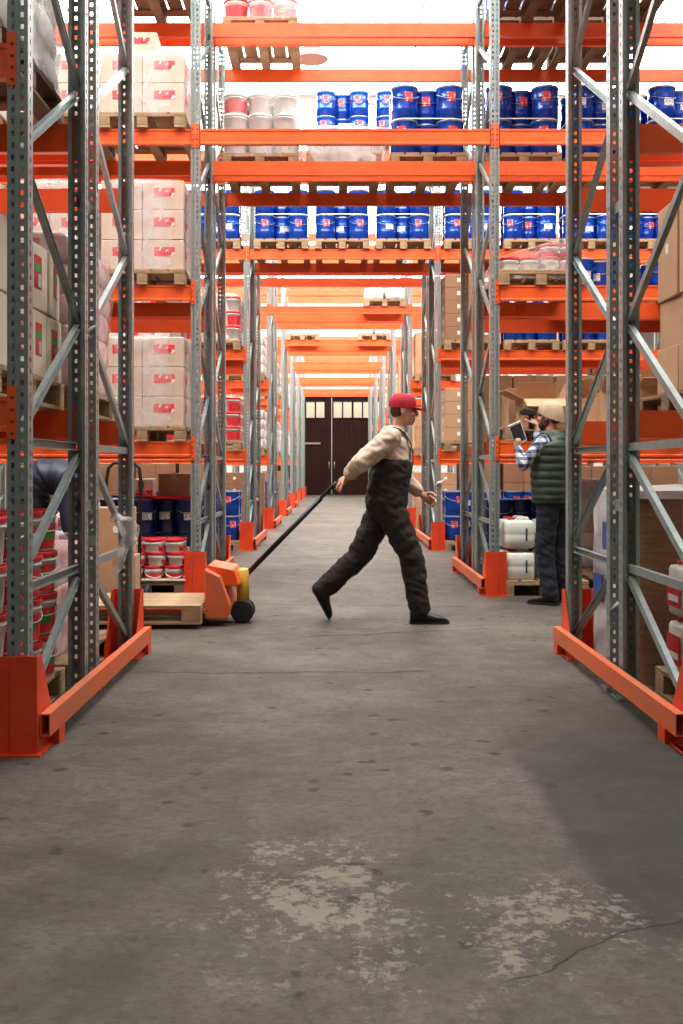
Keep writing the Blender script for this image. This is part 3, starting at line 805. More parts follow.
# right bay, first shelf: kraft cartons, some open
def open_carton(loc, size, mt, label, rz=0, flaps=(.9, -.5, .7, .5), lab=True):
    sx, sy, sz = size; t = thing('open_carton', label, 'box', loc, rz, 'opened cartons on the shelves')
    b = MB(); th = .006
    b.box(-sx/2, sx/2, -sy/2, -sy/2+th, 0, sz); b.box(-sx/2, sx/2, sy/2-th, sy/2, 0, sz); b.box(-sx/2, -sx/2+th, -sy/2+th, sy/2-th, 0, sz); b.box(sx/2-th, sx/2, -sy/2+th, sy/2-th, 0, sz); b.box(-sx/2+th, sx/2-th, -sy/2+th, sy/2-th, 0, th)
    ob('carton_body', b.mesh('carton_body', mt), t)
    fl = min(sx, sy)*.48
    fb = MB().box(-sx/2+.004, sx/2-.004, -.003, .003, 0, fl).mesh('flap', mt); fs = MB().box(-.003, .003, -sy/2+.004, sy/2-.004, 0, fl).mesh('flap', mt)
    ob('flap', fb, t, (0, -sy/2+.003, sz), (flaps[0], 0, 0)); ob('flap', fb, t, (0, sy/2-.003, sz), (-flaps[1], 0, 0))
    ob('flap', fs, t, (-sx/2+.003, 0, sz), (0, -flaps[2], 0)); ob('flap', fs, t, (sx/2-.003, 0, sz), (0, flaps[3], 0))
    if lab:
        ob('label', MB().box(sx*.02, sx*.38, -sy/2-.0015, -sy/2, sz*.22, sz*.55, 0).mesh('label', 'red_print'), t, label='faded red print')
    return t
y0 = ROWS[1][0]; z1 = LV[1]
(x, y, z), ph = slot(1, 'f', 'R', 0, 1)
pallet((x, y+.05, z), 'wooden pallet under open carton behind the scanning man', )
open_carton((x-.02, y-.28, z+PH), (.40, .40, .26), 'kraft', 'open kraft carton with red print in front of scanning man', .02, (2.0, -.3, 1.1, .5))
carton((x+.37, y-.26, z+PH), (.34, .42, .27), 'kraft', 'closed kraft carton hidden partly by the beanie', None, -.03, None)
carton((x-.02, y+.2, z+PH), (.52, .4, .40), 'kraft', 'taped kraft carton behind the open carton, first shelf', None, 0, None)
for i in range(3):
    for l in range(2):
        carton((x-.32+i*.44, ROWS[1][0]+YO[2]+.25, z+.02+l*.36), (.42, .42, .355), 'kraft', 'kraft carton in rear row, %s layer, %s, first shelf, right bay' % (('lower', 'upper')[l], ('left', 'middle', 'right')[i]), 'kraft cartons behind the scanning man', random.uniform(-.02, .02), None)
(x, y, z), ph = slot(1, 'f', 'R', 1, 1)
pallet((x-.06, y, z), 'wooden pallet under cartons, %s' % ph)
open_carton((x-.2, y-.3, z+PH), (.36, .40, .32), 'kraft', 'open kraft carton with raised flaps above the white jugs', .1, (.5, -.4, .6, .2), False)
open_carton((x+.22, y-.28, z+PH), (.40, .42, .38), 'kraft', 'large open kraft carton behind near right uprights', -.06, (1.2, -.2, .4, .6), False)
carton((x+.02, y+.32, z+PH), (.7, .38, .5), 'kraft_dark', 'wide brown carton behind two open cartons', None, 0, None)
(x, y, z), ph = slot(1, 'f', 'R', 2, 1)
pallet((x, y, z), 'wooden pallet under cartons, %s' % ph)
for i in range(2): carton((x-.2+i*.4, y-.35, z+PH), (.39, .42, .36), 'kraft', 'kraft carton, %s, %s' % (('left', 'right')[i], ph), None, 0, None)
# floor level right: jerrycans, drums behind
(x, y, z), ph = slot(1, 'f', 'R', 0, 0); x -= .02
pallet((x, y, z), 'wooden pallet under white canisters beside scanning man')
for l in range(2):
    for i in range(2):
        for j in range(2):
            jerrycan((x-.24+i*.33, y-.45+j*.25, PH+l*.30), 'white canister with red cap, %s, %s layer%s, beside scanning man' % (('left', 'right')[i], ('lower', 'upper')[l], ' behind' if j else ''), 'white canisters beside the scanning man', 'strip', random.uniform(-.03, .03))
pail_load(1, 'b', 'R', 0, 0, body='navy', lab=None, strap=False)
(x, y, z), ph = slot(1, 'f', 'R', 1, 0)
pallet((x, y, z), 'wooden pallet under red-label jugs right of scanning man')
for l in range(2):
    for i in range(3):
        jerrycan((x-.28+i*.24, y-.42, PH+l*.30), 'white jug with red label, %s, %s layer, right of scanning man' % (('left', 'middle', 'right')[i], ('lower', 'upper')[l]), 'white jugs right of the scanning man', 'red', 0, 'slim')
(x, y, z), ph = slot(1, 'b', 'R', 1, 0)
pallet((x, y, z), 'wooden pallet under tall white sacks, %s' % ph)
bag_load((x, y, PH), (2, 1, 5), (.4, .6, .19), 'white_bag', ('tall white sack', 'floor level, right bay, second rack'), 'white sacks at floor level', False)
pail_load(1, 'b', 'R', 2, 0, body='navy', lab=None, strap=False)
# floor level left: small tubs, navy drums, cartons on the drums
(x, y, z), ph = slot(1, 'f', 'L', 0, 0)
pallet((x, y, z), 'wooden pallet under small red-lidded tubs, floor level left', dark=True)
thing('hardboard_sheet', 'pale hardboard sheet on the pallet of small tubs', 'board', (x, y, PH), me=MB().box(-.42, .41, -.61, .6, 0, .012).mesh('hardboard_sheet', 'kraft_pale'))
for l in range(3):
    for i in range(4):
        for j in range(2):
            bucket((x-.29+i*.193+(.03 if l == 1 else 0), y-.50+j*.19, PH+.012+l*.126), 'small red-lidded white tub, %s layer, position %s%s, left bay floor' % (('bottom', 'middle', 'top')[l], ('one', 'two', 'three', 'four')[i], ' behind' if j else ''), 'small red-lidded tubs at floor level', random.uniform(-.3, .3) if l == 0 else 2.2, 'small', True, False, True)
for i in range(2): pail_load(1, 'b', 'L', i, 0, body='navy', lab='white', strap=False)
(x, y, z), ph = slot(1, 'b', 'L', 0, 0)
thing('red_tray', 'shallow red plastic tray lying on navy pails', 'tray', (x-.05, y-.34, PH+.728), me=MB().box(-.33, .33, -.2, .2, 0, .012).box(-.33, .33, -.2, -.19, .012, .03).box(-.33, .33, .19, .2, .012, .03).box(-.33, -.32, -.19, .19, .012, .03).box(.32, .33, -.19, .19, .012, .03).mesh('red_tray', 'red_plastic'))
carton((x+.09, y-.34, PH+.741), (.34, .3, .26), 'kraft_dark', 'dark brown carton standing on navy pails, left bay', None, 0, None)
cc = carton((x-.24, y-.34, PH+.741), (.2, .2, .2), 'paper', 'small white carton with green and red print on navy pails', None, 0, None, (), False)
ob('label', MB().box(-.06, .0, -.1015, -.1, .09, .18, 0).box(-.09, .09, -.1015, -.1, .02, .08, 1).mesh('label', ['green_label', 'red_print']), cc)
bag_load((slot(1, 'f', 'L', 1, 0)[0][0], slot(1, 'f', 'L', 1, 0)[0][1], 0.0+PH), (2, 1, 4), (.39, .6, .16), 'white_bag', ('white sack', 'floor level, left bay, second rack'), 'white sacks floor left', True)
pallet(slot(1, 'f', 'L', 1, 0)[0], 'wooden pallet under white sacks, floor level, left bay, second rack')

# ================= third rack
for i in range(3): pail_load(2, 'f', 'T', i, 3, lab='mix')
for i in range(2): pail_load(2, 'f', 'L', i, 3, lab='white')
for i in range(4): pail_load(2, 'f', 'R', i, 3, lab='mix')
pail_load(2, 'f', 'T', 1, 4, strap=False); pail_load(2, 'f', 'T', 2, 4, strap=False)
for lv, colr in ((2, False), (1, True)):
    for idx in (0, 1):
        (x, y, z), ph = slot(2, 'f', 'L', idx, lv)
        pallet((x, y, z), 'wooden pallet under wrapped buckets, %s' % ph)
        for l in range(3):
            for i in range(3):
                for j in range(2 if i < 2 else 4):
                    bucket((x+(i-1)*.265, y-.46+j*.27, z+PH+l*.212), 'wrapped bucket, %s %s%s, %s' % (('bottom', 'middle', 'top')[l], ('left', 'centre', 'right')[i], ('', ' second row', ' third row', ' last row')[j], ph), 'wrapped buckets on third rack', random.uniform(-.5, 1.2), 'big', colr or (i+l) % 3 == 0, False, False)
        wrap((x, y, z+.08), (.80, 1.14, .74), 'film around buckets, %s' % ph, seed=lv*3+idx, mt='film' if colr else 'film_thick', amp=.02)
pail_load(2, 'f', 'L', 0, 0, body='blue', lab='red', strap=False, npail=6); pail_load(2, 'f', 'L', 1, 0, body='blue', lab='white', strap=False)
BK = dict(mt='kraft_dark', lab='white', kind='brown carton')
KK = dict(mt='kraft', lab='white', kind='kraft carton')
carton_load(2, 'f', 'R', 0, 2, (2, 2, 5), (.39, .5, .19), **BK)
carton_load(2, 'f', 'R', 0, 1, (2, 2, 4), (.39, .5, .19), **KK)
carton_load(2, 'f', 'R', 1, 1, (2, 1, 4), (.39, .5, .20), **KK)
carton_load(2, 'f', 'R', 2, 1, (2, 1, 4), (.39, .5, .20), **KK)
pail_load(2, 'f', 'R', 1, 2, lab='white', strap=False); pail_load(2, 'f', 'R', 2, 2, lab='white', strap=False)
pail_load(2, 'f', 'R', 0, 0, lab='mix', strap=False, npail=6); pail_load(2, 'f', 'R', 1, 0, lab='mix', strap=False)

# deeper, mostly hidden loads that close the view along the side bays
for side in 'LR':
    for idx in (2, 3):
        carton_load(2, 'f', side, idx, 0, (2, 1, 3), (.39, .5, .36), mt='kraft_dark', lab=None, kind='large brown carton')
    for idx in (1, 2, 3):
        carton_load(3, 'f', side, idx, 0, (2, 1, 3), (.39, .5, .38), mt='kraft_dark', lab=None, kind='large brown carton')
        carton_load(3, 'f', side, idx, 1, (2, 1, 3), (.39, .5, .34), mt='kraft', lab=None, kind='large kraft carton')
# ================= racks further down the tunnel
for k in range(3, 7):
    for lv in (1, 2):
        (x, y, z), ph = slot(k, 'f', 'L', 0, lv)
        pallet((x, y, z), 'wooden pallet under white wrapped sacks, %s' % ph, detail=False)
        bag_load((x, y, z+PH), (2, 2, 4), (.4, .58, .19), 'white_bag', ('white sack', ph), 'white sacks on the %s' % ph, False)
        carton_load(k, 'f', 'R', 0, lv, (2, 2, 4), (.39, .5, .20), **KK)
    if k % 2: carton_load(k, 'f', 'L', 0, 0, (2, 2, 4), (.39, .5, .24), mt='kraft_dark', lab='white', kind='brown carton')
    else: pail_load(k, 'f', 'L', 0, 0, strap=False, detail=False)
    carton_load(k, 'f', 'R', 0, 0, (2, 2, 4), (.39, .5, .24), **KK)
for k, idx in ((3, 2), (4, 2)):
    (x, y, z), ph = slot(k, 'f', 'T', idx, 3)
    pallet((x, y, z), 'wooden pallet under white wrapped bundle, %s' % ph, detail=False)
    bag_load((x, y, z+PH), (2, 1, 1), (.4, .6, .22), 'white_bag', ('white wrapped bundle', ph), 'white bundles above tunnel', False)
(x, y, z), ph = slot(4, 'f', 'T', 0, 3)
pallet((x, y, z), 'wooden pallet under small grey cans, %s' % ph, detail=False)
cm = MB().lathe([(.07, 0), (.075, .01), (.075, .2), (.06, .23), (.035, .24), (.035, .27)], 12).mesh('can', 'lamp_grey')
for i in range(5):
    thing('grey_can', 'small grey can, %s in the row on left pallet, fifth rack tunnel' % ('first', 'second', 'third', 'fourth', 'fifth')[i], 'can', (x-.32+i*.16, y-.48, z+PH), group='grey cans above tunnel', me=cm)

# ================= nearest rack, left
y0, xl, xr = ROWS[0]
# top: bagged load on a pallet
(x, y, z), ph = slot(0, 'f', 'L', 0, 2)
pallet((x, y, z), 'dark wooden pallet under white wrapped sacks, upper left corner', dark=True)
bag_load((x, y, z+PH), (2, 2, 4), (.4, .58, .17), 'white_bag', ('white sack', 'upper left corner pallet'), 'white sacks in the upper left corner')
wrap((x, y, z+.12), (.82, 1.2, .72), 'shiny milky film around sacks in upper left corner', seed=31, mt='film_thick', amp=.03)
# kraft cartons with red and green labels
(x, y, z), ph = slot(0, 'f', 'L', 0, 1)
pallet((x, y, z), 'wooden pallet under pale cartons, left foreground', dark=False)
for l in range(2):
    for j in range(4):
        for i in range(2):
            if i == 0 and j > 0: continue
            tilt = 0
            rz = 0
            if l == 1 and i == 1: rz = (.0, .05, -.06, .10)[j]
            carton((x-.19+i*.39, y-.44+j*.292, z+PH+l*.325), (.38, .285, .32), 'kraft_pale', 'pale carton with red and green label, %s layer, %s, left foreground' % (('lower', 'upper')[l], ('outer front' if i == 0 else ('first', 'second', 'third', 'fourth')[j]+' from the front')), 'pale cartons in left foreground', rz, 'redgreen', ('right',) if j else (), False)
# buckets on the floor
(x, y, z), ph = slot(0, 'f', 'L', 0, 0); y += .02
pallet((x, y, 0), 'wooden pallet under red-lidded buckets, left foreground')
for l in range(4):
    for j in range(4):
        for i in range(3):
            if i < 1 and j > 0: continue
            rz = 1.1+random.uniform(-.5, .5) if j > 0 else 3.3
            bucket((x-.265+i*.268, y-.44+j*.278, PH+l*.212), 'red-label white bucket, %s layer, %s row, %s, left foreground' % (('bottom', 'second', 'third', 'top')[l], ('front', 'second', 'third', 'last')[j], ('outer', 'middle', 'inner')[i]), 'red-lidded buckets in left foreground', rz, 'big', True, True, True)
# rear half: pink bagged load, wrapped load on the floor
(x, y, z), ph = slot(0, 'b', 'L', 0, 1)
pallet((x, y, z), 'wooden pallet under pink printed sacks, left, nearest rack')
bag_load((x, y, z+PH), (2, 2, 5), (.4, .58, .17), 'pink_bag', ('pink printed sack', 'left, nearest rack'), 'pink sacks in the nearest rack')
wrap((x, y, z+.12), (.82, 1.2, .88), 'clear film around pink sacks, left, nearest rack', seed=41, amp=.025)
(x, y, z), ph = slot(0, 'b', 'L', 0, 0)
pallet((x, y, z), 'wooden pallet under low red and white sacks, left, nearest rack')
bag_load((x-.06, y, z+PH), (2, 2, 3), (.36, .58, .2), 'pink_bag', ('red and white sack', 'floor level left, nearest rack'), 'red and white sacks on the floor left')
wrap((x-.06, y, z+.12), (.76, 1.2, .66), 'torn clear film around red and white sacks, floor level left', seed=43, amp=.03)
# torn film hanging from the brace
b = MB(); R = []
for i in range(22):
    t = i/21; ring = []
    for j in range(9):
        u = j/8-.5
        px = .10*math.sin(t*3.0)+.05*noise.noise(Vector((t*4, u*3, 2))); pz = .30-.36*t+.08*math.sin(t*PI)
        w = .04+.13*math.sin(PI*min(1, t*1.15))
        ring.append((px+u*w*.7, .05*noise.noise(Vector((t*3, u*5, 7)))+u*.05, pz+.04*noise.noise(Vector((t*5, u*4, 9)))))
    R.append(ring)
b.rings(R, 0, True, False, False, closed=False)
thing('torn_film', 'torn strip of clear film hanging on the left frame brace', 'plastic wrap', (xl-.05, y0+1.95, .62), me=b.mesh('torn_film', 'film_thick', recalc=False))
b = MB(); b.box(-.034, .034, -.004, 0, 0, .05); thing('upright_sticker', 'small pale sticker on the left middle upright', 'sticker', (xl-.036, y0+YO[2]-.006, .78), me=b.mesh('upright_sticker', 'paper_grey'))

# ================= nearest rack, right
(x, y, z), ph = slot(0, 'b', 'R', 0, 1); x += .33
pallet((x, y, z), 'dark wooden pallet under tall brown cartons, right edge', dark=True)
for l, h in enumerate((.27, .28, .56)):
    for j in range(2):
        carton((x-.19+.02*(l == 1), y-.42+j*.40, z+PH+sum((.27, .28, .56)[:l])+.003*l), (.40, .39, h), 'kraft', 'brown carton, %s, %s row, right edge of the nearest rack' % (('bottom', 'middle', 'tall top one')[l], ('front', 'second', 'last')[j]), 'brown cartons at right edge', (.0, .03, -.02)[l], 'white', ('left',) if l == 2 else (), True)
    carton((x+.21, y-.42, z+PH+sum((.27, .28, .56)[:l])+.003*l), (.40, .39, h), 'kraft', 'brown carton, outer column, %s, right edge of the nearest rack' % ('bottom', 'middle', 'top')[l], 'brown cartons at right edge', 0, None, (), True)
# film wrapped octagonal bin
bx_, by_ = xr+.555, y0+YO[2]+.56
t = thing('wrapped_bin', 'tall brown stretch-wrapped bin standing on floor behind right uprights', 'bin', (bx_, by_, 0))
fs = film_shell(.80, 1.0, 1.06, 51, .006, False); ob('bin_body', fs.mesh('bin_body', 'brown_wrap'), t)
fs = film_shell(.81, 1.01, .045, 53, .010, True); ob('top_film', fs.mesh('top_film', 'white_bag'), t, (0, 0, 1.03))
fs = film_shell(.825, 1.03, 1.0, 57, .012, False)
fs2 = MB(); keep = {i for i, v in enumerate(fs.v) if v[0] < -.40}
idx_ = {i: n_ for n_, i in enumerate(sorted(keep))}; fs2.v = [fs.v[i] for i in sorted(keep)]
for ff in fs.f:
    if all(i in keep for i in ff): fs2.f.append(tuple(idx_[i] for i in ff)); fs2.m.append(0); fs2.sm.append(True)
ob('side_film', fs2.mesh('side_film', 'white_bag', recalc=False), t, (-.01, 0, .03))
for yy, zz in ((-.1, .72), (.12, .40), (-.2, .3)):
    ob('blue_print', MB().box(-.455, -.445, yy-.1, yy+.1, zz, zz+.16).mesh('blue_print', 'print_blue'), t)
# jugs at the very edge
px, py = xr+.62, y0+.60
pallet((px, py, 0), 'wooden pallet under white jugs, right foreground')
for l in range(2):
    for j in range(4):
        jerrycan((px-.26, py-.44+j*.285, PH+l*.295), 'white jug with red label, %s, %s from the front, right foreground' % (('lower', 'upper')[l], ('first', 'second', 'third', 'fourth')[j]), 'white jugs in right foreground', ('red', 'redside'), 0, 'slim')
# film knots on uprights
def knot(loc, label, s=1):
    b = MB(); r = random.Random(hash(label) % 1000)
    b.tube([(-.05*s, -.01, -.03*s), (-.02*s, -.02, 0), (.01*s, -.015, .01*s), (.05*s, -.01, .04*s)], [.004, .012*s, .012*s, .004], 6)
    b.tube([(-.02*s, -.02, .02*s), (0, -.025, 0), (.03*s, -.015, -.03*s)], [.003, .01*s, .003], 6)
    thing('film_knot', label, 'plastic wrap', loc, me=b.mesh('film_knot', 'white_bag'))
knot((xr+.05, y0+YO[2]-.002, .46), 'white film knot tied low on the right middle upright')
knot((xl-.05, y0+YO[2]-.004, 1.93), 'crumpled film knot on the left middle upright')
knot((xr-.0+.05, ROWS[2][0]-.004, .98), 'white film knot on right front upright of third rack', 1.6)

# ------------------------------------------------------------------ pallet jack with pallet
WY = 8.30
jk = thing('pallet_jack', 'orange hand pallet jack carrying an empty wooden pallet', 'pallet jack', (-.66, WY, 0))
for s in (-1, 1):
    b = MB(); b.prism([(-.30, .095), (-1.40, .095), (-1.46, .115), (-1.40, .133), (-.30, .133)], 1, s*.19-.08, s*.19+.08)
    fk = ob('fork', b.mesh('fork', 'orange_worn', bevel=.004), jk)
    ob('load_roller', MB().rings([[(-1.30+.045*math.cos(a), s*.19+yy, .045+.045*math.sin(a)) for a in [2*PI*i/14 for i in range(14)]] for yy in (-.04, .04)], 0, True).mesh('load_roller', 'black_rubber'), fk)
b = MB(); b.prism([(-.32, .06), (-.14, .06), (-.12, .16), (-.20, .38), (-.32, .44)], 1, -.27, .27); ob('chassis', b.mesh('chassis', 'orange_worn', bevel=.01), jk)
b = MB(); b.prism([(-.33, .30), (-.06, .30), (-.10, .43), (-.30, .47)], 1, -.2, .2); ob('hood', b.mesh('hood', 'orange', bevel=.012), jk)
b = MB(); b.lathe([(.05, .12), (.05, .40), (.03, .42)], 16, (-.05, 0, 0)); ob('pump', b.mesh('pump', 'yellow_paint'), jk)
for s in (-1, 1):
    R = [[(-.05+rr*math.cos(a), s*.06+yy, .09+rr*math.sin(a)) for a in [2*PI*i/20 for i in range(20)]] for yy, rr in ((-.028, .075), (-.025, .09), (.025, .09), (.028, .075))]
    ob('wheel', MB().rings(R).mesh('wheel', 'black_rubber'), jk)
HAND = Vector((.03, WY-.14, 1.08))          # world point gripped by the worker
h0 = Vector((-.03, 0, .36)); h1 = Vector((HAND.x+.66-.02, HAND.y-WY+.14, HAND.z))
ob('tiller', MB().tube([h0, h0.lerp(h1, .84)], .02, 12).mesh('tiller', 'black_metal'), jk)
ax = (h1-h0).normalized(); up = Vector((0, 1, 0))
hc = h0.lerp(h1, .84); pts = []
L_ = (h1-hc).length
lp = [(0, 0), (.35, .10), (.8, .14), (1, .14), (1, 0), (1, -.14), (.8, -.14), (.35, -.10), (0, 0)]
ob('grip_loop', MB().tube([hc+ax*L_*u+up*v for u, v in lp], .014, 10).mesh('grip_loop', 'black_metal'), jk)
pallet((-1.59, WY, .035), 'pale empty wooden pallet riding on the pallet jack', PI/2, group=None)

# ------------------------------------------------------------------ people
def caps_mesh(name, items, voxel, mats, smooth=6, folds=0):
    b = MB()
    for it in items:
        if it[0] == 'c':
            _, p0, p1, r0, r1 = it; p0 = Vector(p0); p1 = Vector(p1); t = (p1-p0); L = t.length; t.normalize()
            a = t.cross(Vector((0, 0, 1)) if abs(t.z) < .9 else Vector((1, 0, 0))).normalized(); c = t.cross(a); R = []
            for i in range(-4, 1):
                an = i/4*PI/2*.98; R.append((p0+t*r0*math.sin(an), r0*math.cos(an)))
            for i in range(0, 5):
                an = i/4*PI/2*.98; R.append((p1+t*r1*math.sin(an), r1*math.cos(an)))
            b.rings([[p+a*r*math.cos(2*PI*j/14)+c*r*math.sin(2*PI*j/14) for j in range(14)] for p, r in R])
        elif it[0] == 'e':
            _, ce_, rad, rot = it; M = Matrix.Translation(ce_) @ (rot if rot else Matrix()).to_4x4(); R = []
            for i in range(11):
                th = -PI/2*.985+PI*.985*i/10
                R.append([M @ Vector((rad[0]*math.cos(th)*math.cos(2*PI*j/18), rad[1]*math.cos(th)*math.sin(2*PI*j/18), rad[2]*math.sin(th))) for j in range(18)])
            b.rings(R)
    me = b.mesh('tmp', 'skin'); o = bpy.data.objects.new('tmp', me); C.objects.link(o)
    m = o.modifiers.new('r', 'REMESH'); m.mode = 'VOXEL'; m.voxel_size = voxel; m.use_smooth_shade = True
    s = o.modifiers.new('s', 'SMOOTH'); s.factor = .5; s.iterations = smooth
    dg = bpy.context.evaluated_depsgraph_get(); out = bpy.data.meshes.new_from_object(o.evaluated_get(dg))
    bpy.data.objects.remove(o); out.name = name; out.materials.clear()
    if folds:
        nr = [v.normal.copy() for v in out.vertices]
        for v, n_ in zip(out.vertices, nr):
            c_ = v.co; q = noise.noise(Vector((c_.x*9+c_.z*5, c_.y*9, c_.z*15-c_.x*6)))+.6*noise.noise(Vector((c_.x*17, c_.y*17+3, c_.z*30+c_.x*12)))
            v.co = c_+n_*folds*q
    for k in ([mats] if isinstance(mats, str) else mats): out.materials.append(MATS[k])
    return out
def hand_items(wr, fwd, palm_n, curl=.6, s=1.0, side=1):
    """palm + five fingers. fwd: direction of the fingers, palm_n: direction the palm faces, thumb leaves to +side*cross"""
    f = Vector(fwd).normalized(); n = Vector(palm_n); n = (n-f*n.dot(f)).normalized(); w = f.cross(n)*side
    wr = Vector(wr); it = [('c', wr, wr+f*.045*s, .026*s, .032*s)]
    for q in (-.026, -.009, .009, .026): it.append(('c', wr+f*.02*s+w*q*.7*s, wr+f*.085*s+w*q*s, .016*s, .0125*s))
    for q, L in ((.029, .068), (.010, .078), (-.010, .074), (-.028, .056)):
        p = wr+f*.088*s+w*q*s; d = f.copy(); seg = L*s/3*1.12
        for k in range(3):
            ang = curl*(.6+.45*k)
            d2 = (f*math.cos(ang*(k*.7+.6))+n*math.sin(ang*(k*.7+.6))).normalized()
            it.append(('c', p, p+d2*seg, .0092*s, .0082*s)); p = p+d2*seg
    p = wr+f*.028*s+w*.028*s
    for k, (df, dw, dn, l) in enumerate(((.6, .75, .25, .042), (.85, .35, .45, .034), (.8, 0, .6, .026))):
        d = (f*df+w*dw+n*dn).normalized(); it.append(('c', p, p+d*l*s, .0115*s, .0098*s)); p = p+d*l*s
    return it
def head_items(c, face, tilt=0.0):
    """c: centre of the skull; face: horizontal facing direction"""
    f = Vector(face).normalized(); up = Vector((0, 0, 1)); r = f.cross(up)
    ax = r; Rm = Matrix.Rotation(tilt, 3, ax); f = Rm @ f; up = Rm @ up
    B = Matrix((r, f, up)).transposed()
    c = Vector(c); P = lambda x, y, z: c+r*x+f*y+up*z
    it = [('e', P(0, -.012, .022), (.076, .094, .095), B), ('e', P(0, .030, -.045), (.058, .060, .078), B), ('e', P(0, .062, -.095), (.030, .028, .022), B),
          ('c', P(0, .088, .012), P(0, .108, -.030), .010, .014), ('e', P(0, .088, .022), (.055, .014, .010), B), ('e', P(0, .086, -.064), (.026, .014, .008), B), ('e', P(0, .082, -.077), (.022, .013, .008), B),
          ('e', P(.038, .072, -.030), (.022, .018, .018), B), ('e', P(-.038, .072, -.030), (.022, .018, .018), B)]
    for s in (-1, 1): it.append(('e', P(s*.078, -.008, -.012), (.009, .020, .031), B))
    return it, P, B
def eyes(parent, P, B, org):
    for s in (-1, 1):
        b = MB(); b.lathe([(.001, -.012), (.008, -.009), (.0125, 0), (.008, .009), (.001, .012)], 10)
        ob('eye', cached('eye', lambda: b.mesh('eye', 'print_dark')), parent, P(s*.032, .080, .006)-org)
def shoe_mesh(heel, toe, up, name='shoe', mt='black_leather'):
    heel = Vector(heel); toe = Vector(toe); up = Vector(up).normalized(); f = (toe-heel); L = f.length; f.normalize(); r = f.cross(up)
    b = MB(); R = []
    prof = [(0, .034, .09), (.02, .044, .135), (.10, .048, .145), (.22, .049, .14), (.34, .047, .12), (.46, .046, .092), (.62, .053, .074), (.80, .051, .062), (.93, .039, .048), (1.0, .018, .028)]
    for t, w, h in prof:
        ring = []
        for j in range(14):
            a = 2*PI*j/14; cx = math.cos(a); sz = math.sin(a)
            z = .012+(h-.012)*(.5+.5*sz) if sz > 0 else .012+(h-.012)*(.5+.5*sz)
            ring.append(heel+f*L*t+r*w*math.copysign(abs(cx)**.7, cx)+up*z)
        R.append(ring)
    b.rings(R); 
    Rs = []
    for t, w, h in prof: Rs.append([heel+f*(L*1.02*t-.003)+r*sx*(w+.005)+up*z for sx, z in ((-1, 0), (1, 0), (1, .02), (-1, .02))])
    b2 = MB(); b2.rings(Rs, 0, False)
    return b, b2
def place(p, o): return Vector(p)-o
# ---- scanning man
SX, SY = 1.935, 9.40
org = Vector((SX, SY, 0))
man = thing('person', 'man in beige beanie and green quilted vest scanning cartons, holding tablet', 'person', org)
Fd = Vector((-.80, .60, 0)).normalized()          # facing: left and away
Rt = Fd.cross(Vector((0, 0, 1)))                  # his right: away/right
def mp(fw, rt, z): return Fd*fw+Rt*rt+Vector((0, 0, z))
hipL, hipR = mp(0, -.09, .93), mp(0, .09, .93)
knL, knR = mp(.03, -.10, .50), mp(.02, .11, .50)
anL, anR = mp(-.02, -.10, .09), mp(-.04, .13, .09)
chest = mp(.0, 0, 1.30); neck = mp(.0, 0, 1.50); hd = mp(.03, 0, 1.66)
shL, shR = mp(.0, -.185, 1.43), mp(.03, .185, 1.43)
wrL = Vector((-.325, -.06, 1.39)); elL = Vector((-.285, -.13, 1.225))
wrR = Vector((-.085, .30, 1.58)); elR = mp(.22, .19, 1.34)
hi, HP, HB = head_items(hd, Fd, .05)
body = hi+[('c', neck-Vector((0, 0, .06)), hd-Vector((0, 0, .04)), .056, .054), ('e', chest, (.15, .15, .24), None), ('e', mp(0, 0, 1.0), (.14, .14, .16), None),
    ('c', shL, elL, .045, .038), ('c', elL, wrL, .037, .026), ('c', shR, elR, .045, .038), ('c', elR, wrR, .037, .026), ('c', shL, shR, .05, .05),
    ('c', hipL, knL, .07, .05), ('c', knL, anL, .048, .035), ('c', hipR, knR, .07, .05), ('c', knR, anR, .048, .035)]
body += hand_items(wrL, (.02, .02, 1), (-.2, .9, 0), .35, 1.0, -1)
body += hand_items(wrR, (-.5, .2, .75), (-.7, .3, -.4), 1.0, 1.0, 1)
ob('body', caps_mesh('body', body, .0055, 'skin', 3), man); eyes(man, HP, HB, Vector((0, 0, 0)))
bd = [('e', HP(0, .055, -.085), (.055, .045, .045), HB), ('e', HP(.05, .02, -.055), (.022, .045, .05), HB), ('e', HP(-.05, .02, -.055), (.022, .045, .05), HB), ('e', HP(0, -.06, -.02), (.07, .045, .05), HB)]
ob('beard_and_hair', caps_mesh('beard_and_hair', bd, .006, 'hair', 2), man)
# beanie
b = MB(); R = []
for i in range(15):
    t = i/14
    if t < .22: rr, z = 1.0+.035, .018+t*.2
    else:
        q = (t-.22)/.78; rr, z = math.cos(q*PI/2*.97)**.75, .062+.085*math.sin(q*PI/2)
    ring = []
    for j in range(36):
        a = 2*PI*j/36; rib = 1+.012*math.cos(j*PI)
        ring.append(HP(.094*rr*rib*math.cos(a), -.014+.116*rr*rib*math.sin(a), z-.012+.045*(math.sin(a)-.35)*(1-t)**1.5))
    R.append(ring)
b.rings(R, 0, True, False, True); ob('beanie', b.mesh('beanie', 'beige_knit'), man)
# shirt sleeves
sl = [('c', shL, elL, .060, .052), ('c', elL, elL.lerp(wrL, .92), .052, .036), ('c', shR, elR, .060, .052), ('c', elR, elR.lerp(wrR, .72), .052, .040), ('c', shL, shR, .065, .065), ('e', chest, (.15, .15, .23), None)]
ob('plaid_shirt', caps_mesh('plaid_shirt', sl, .008, 'plaid', 3, 0.006), man)
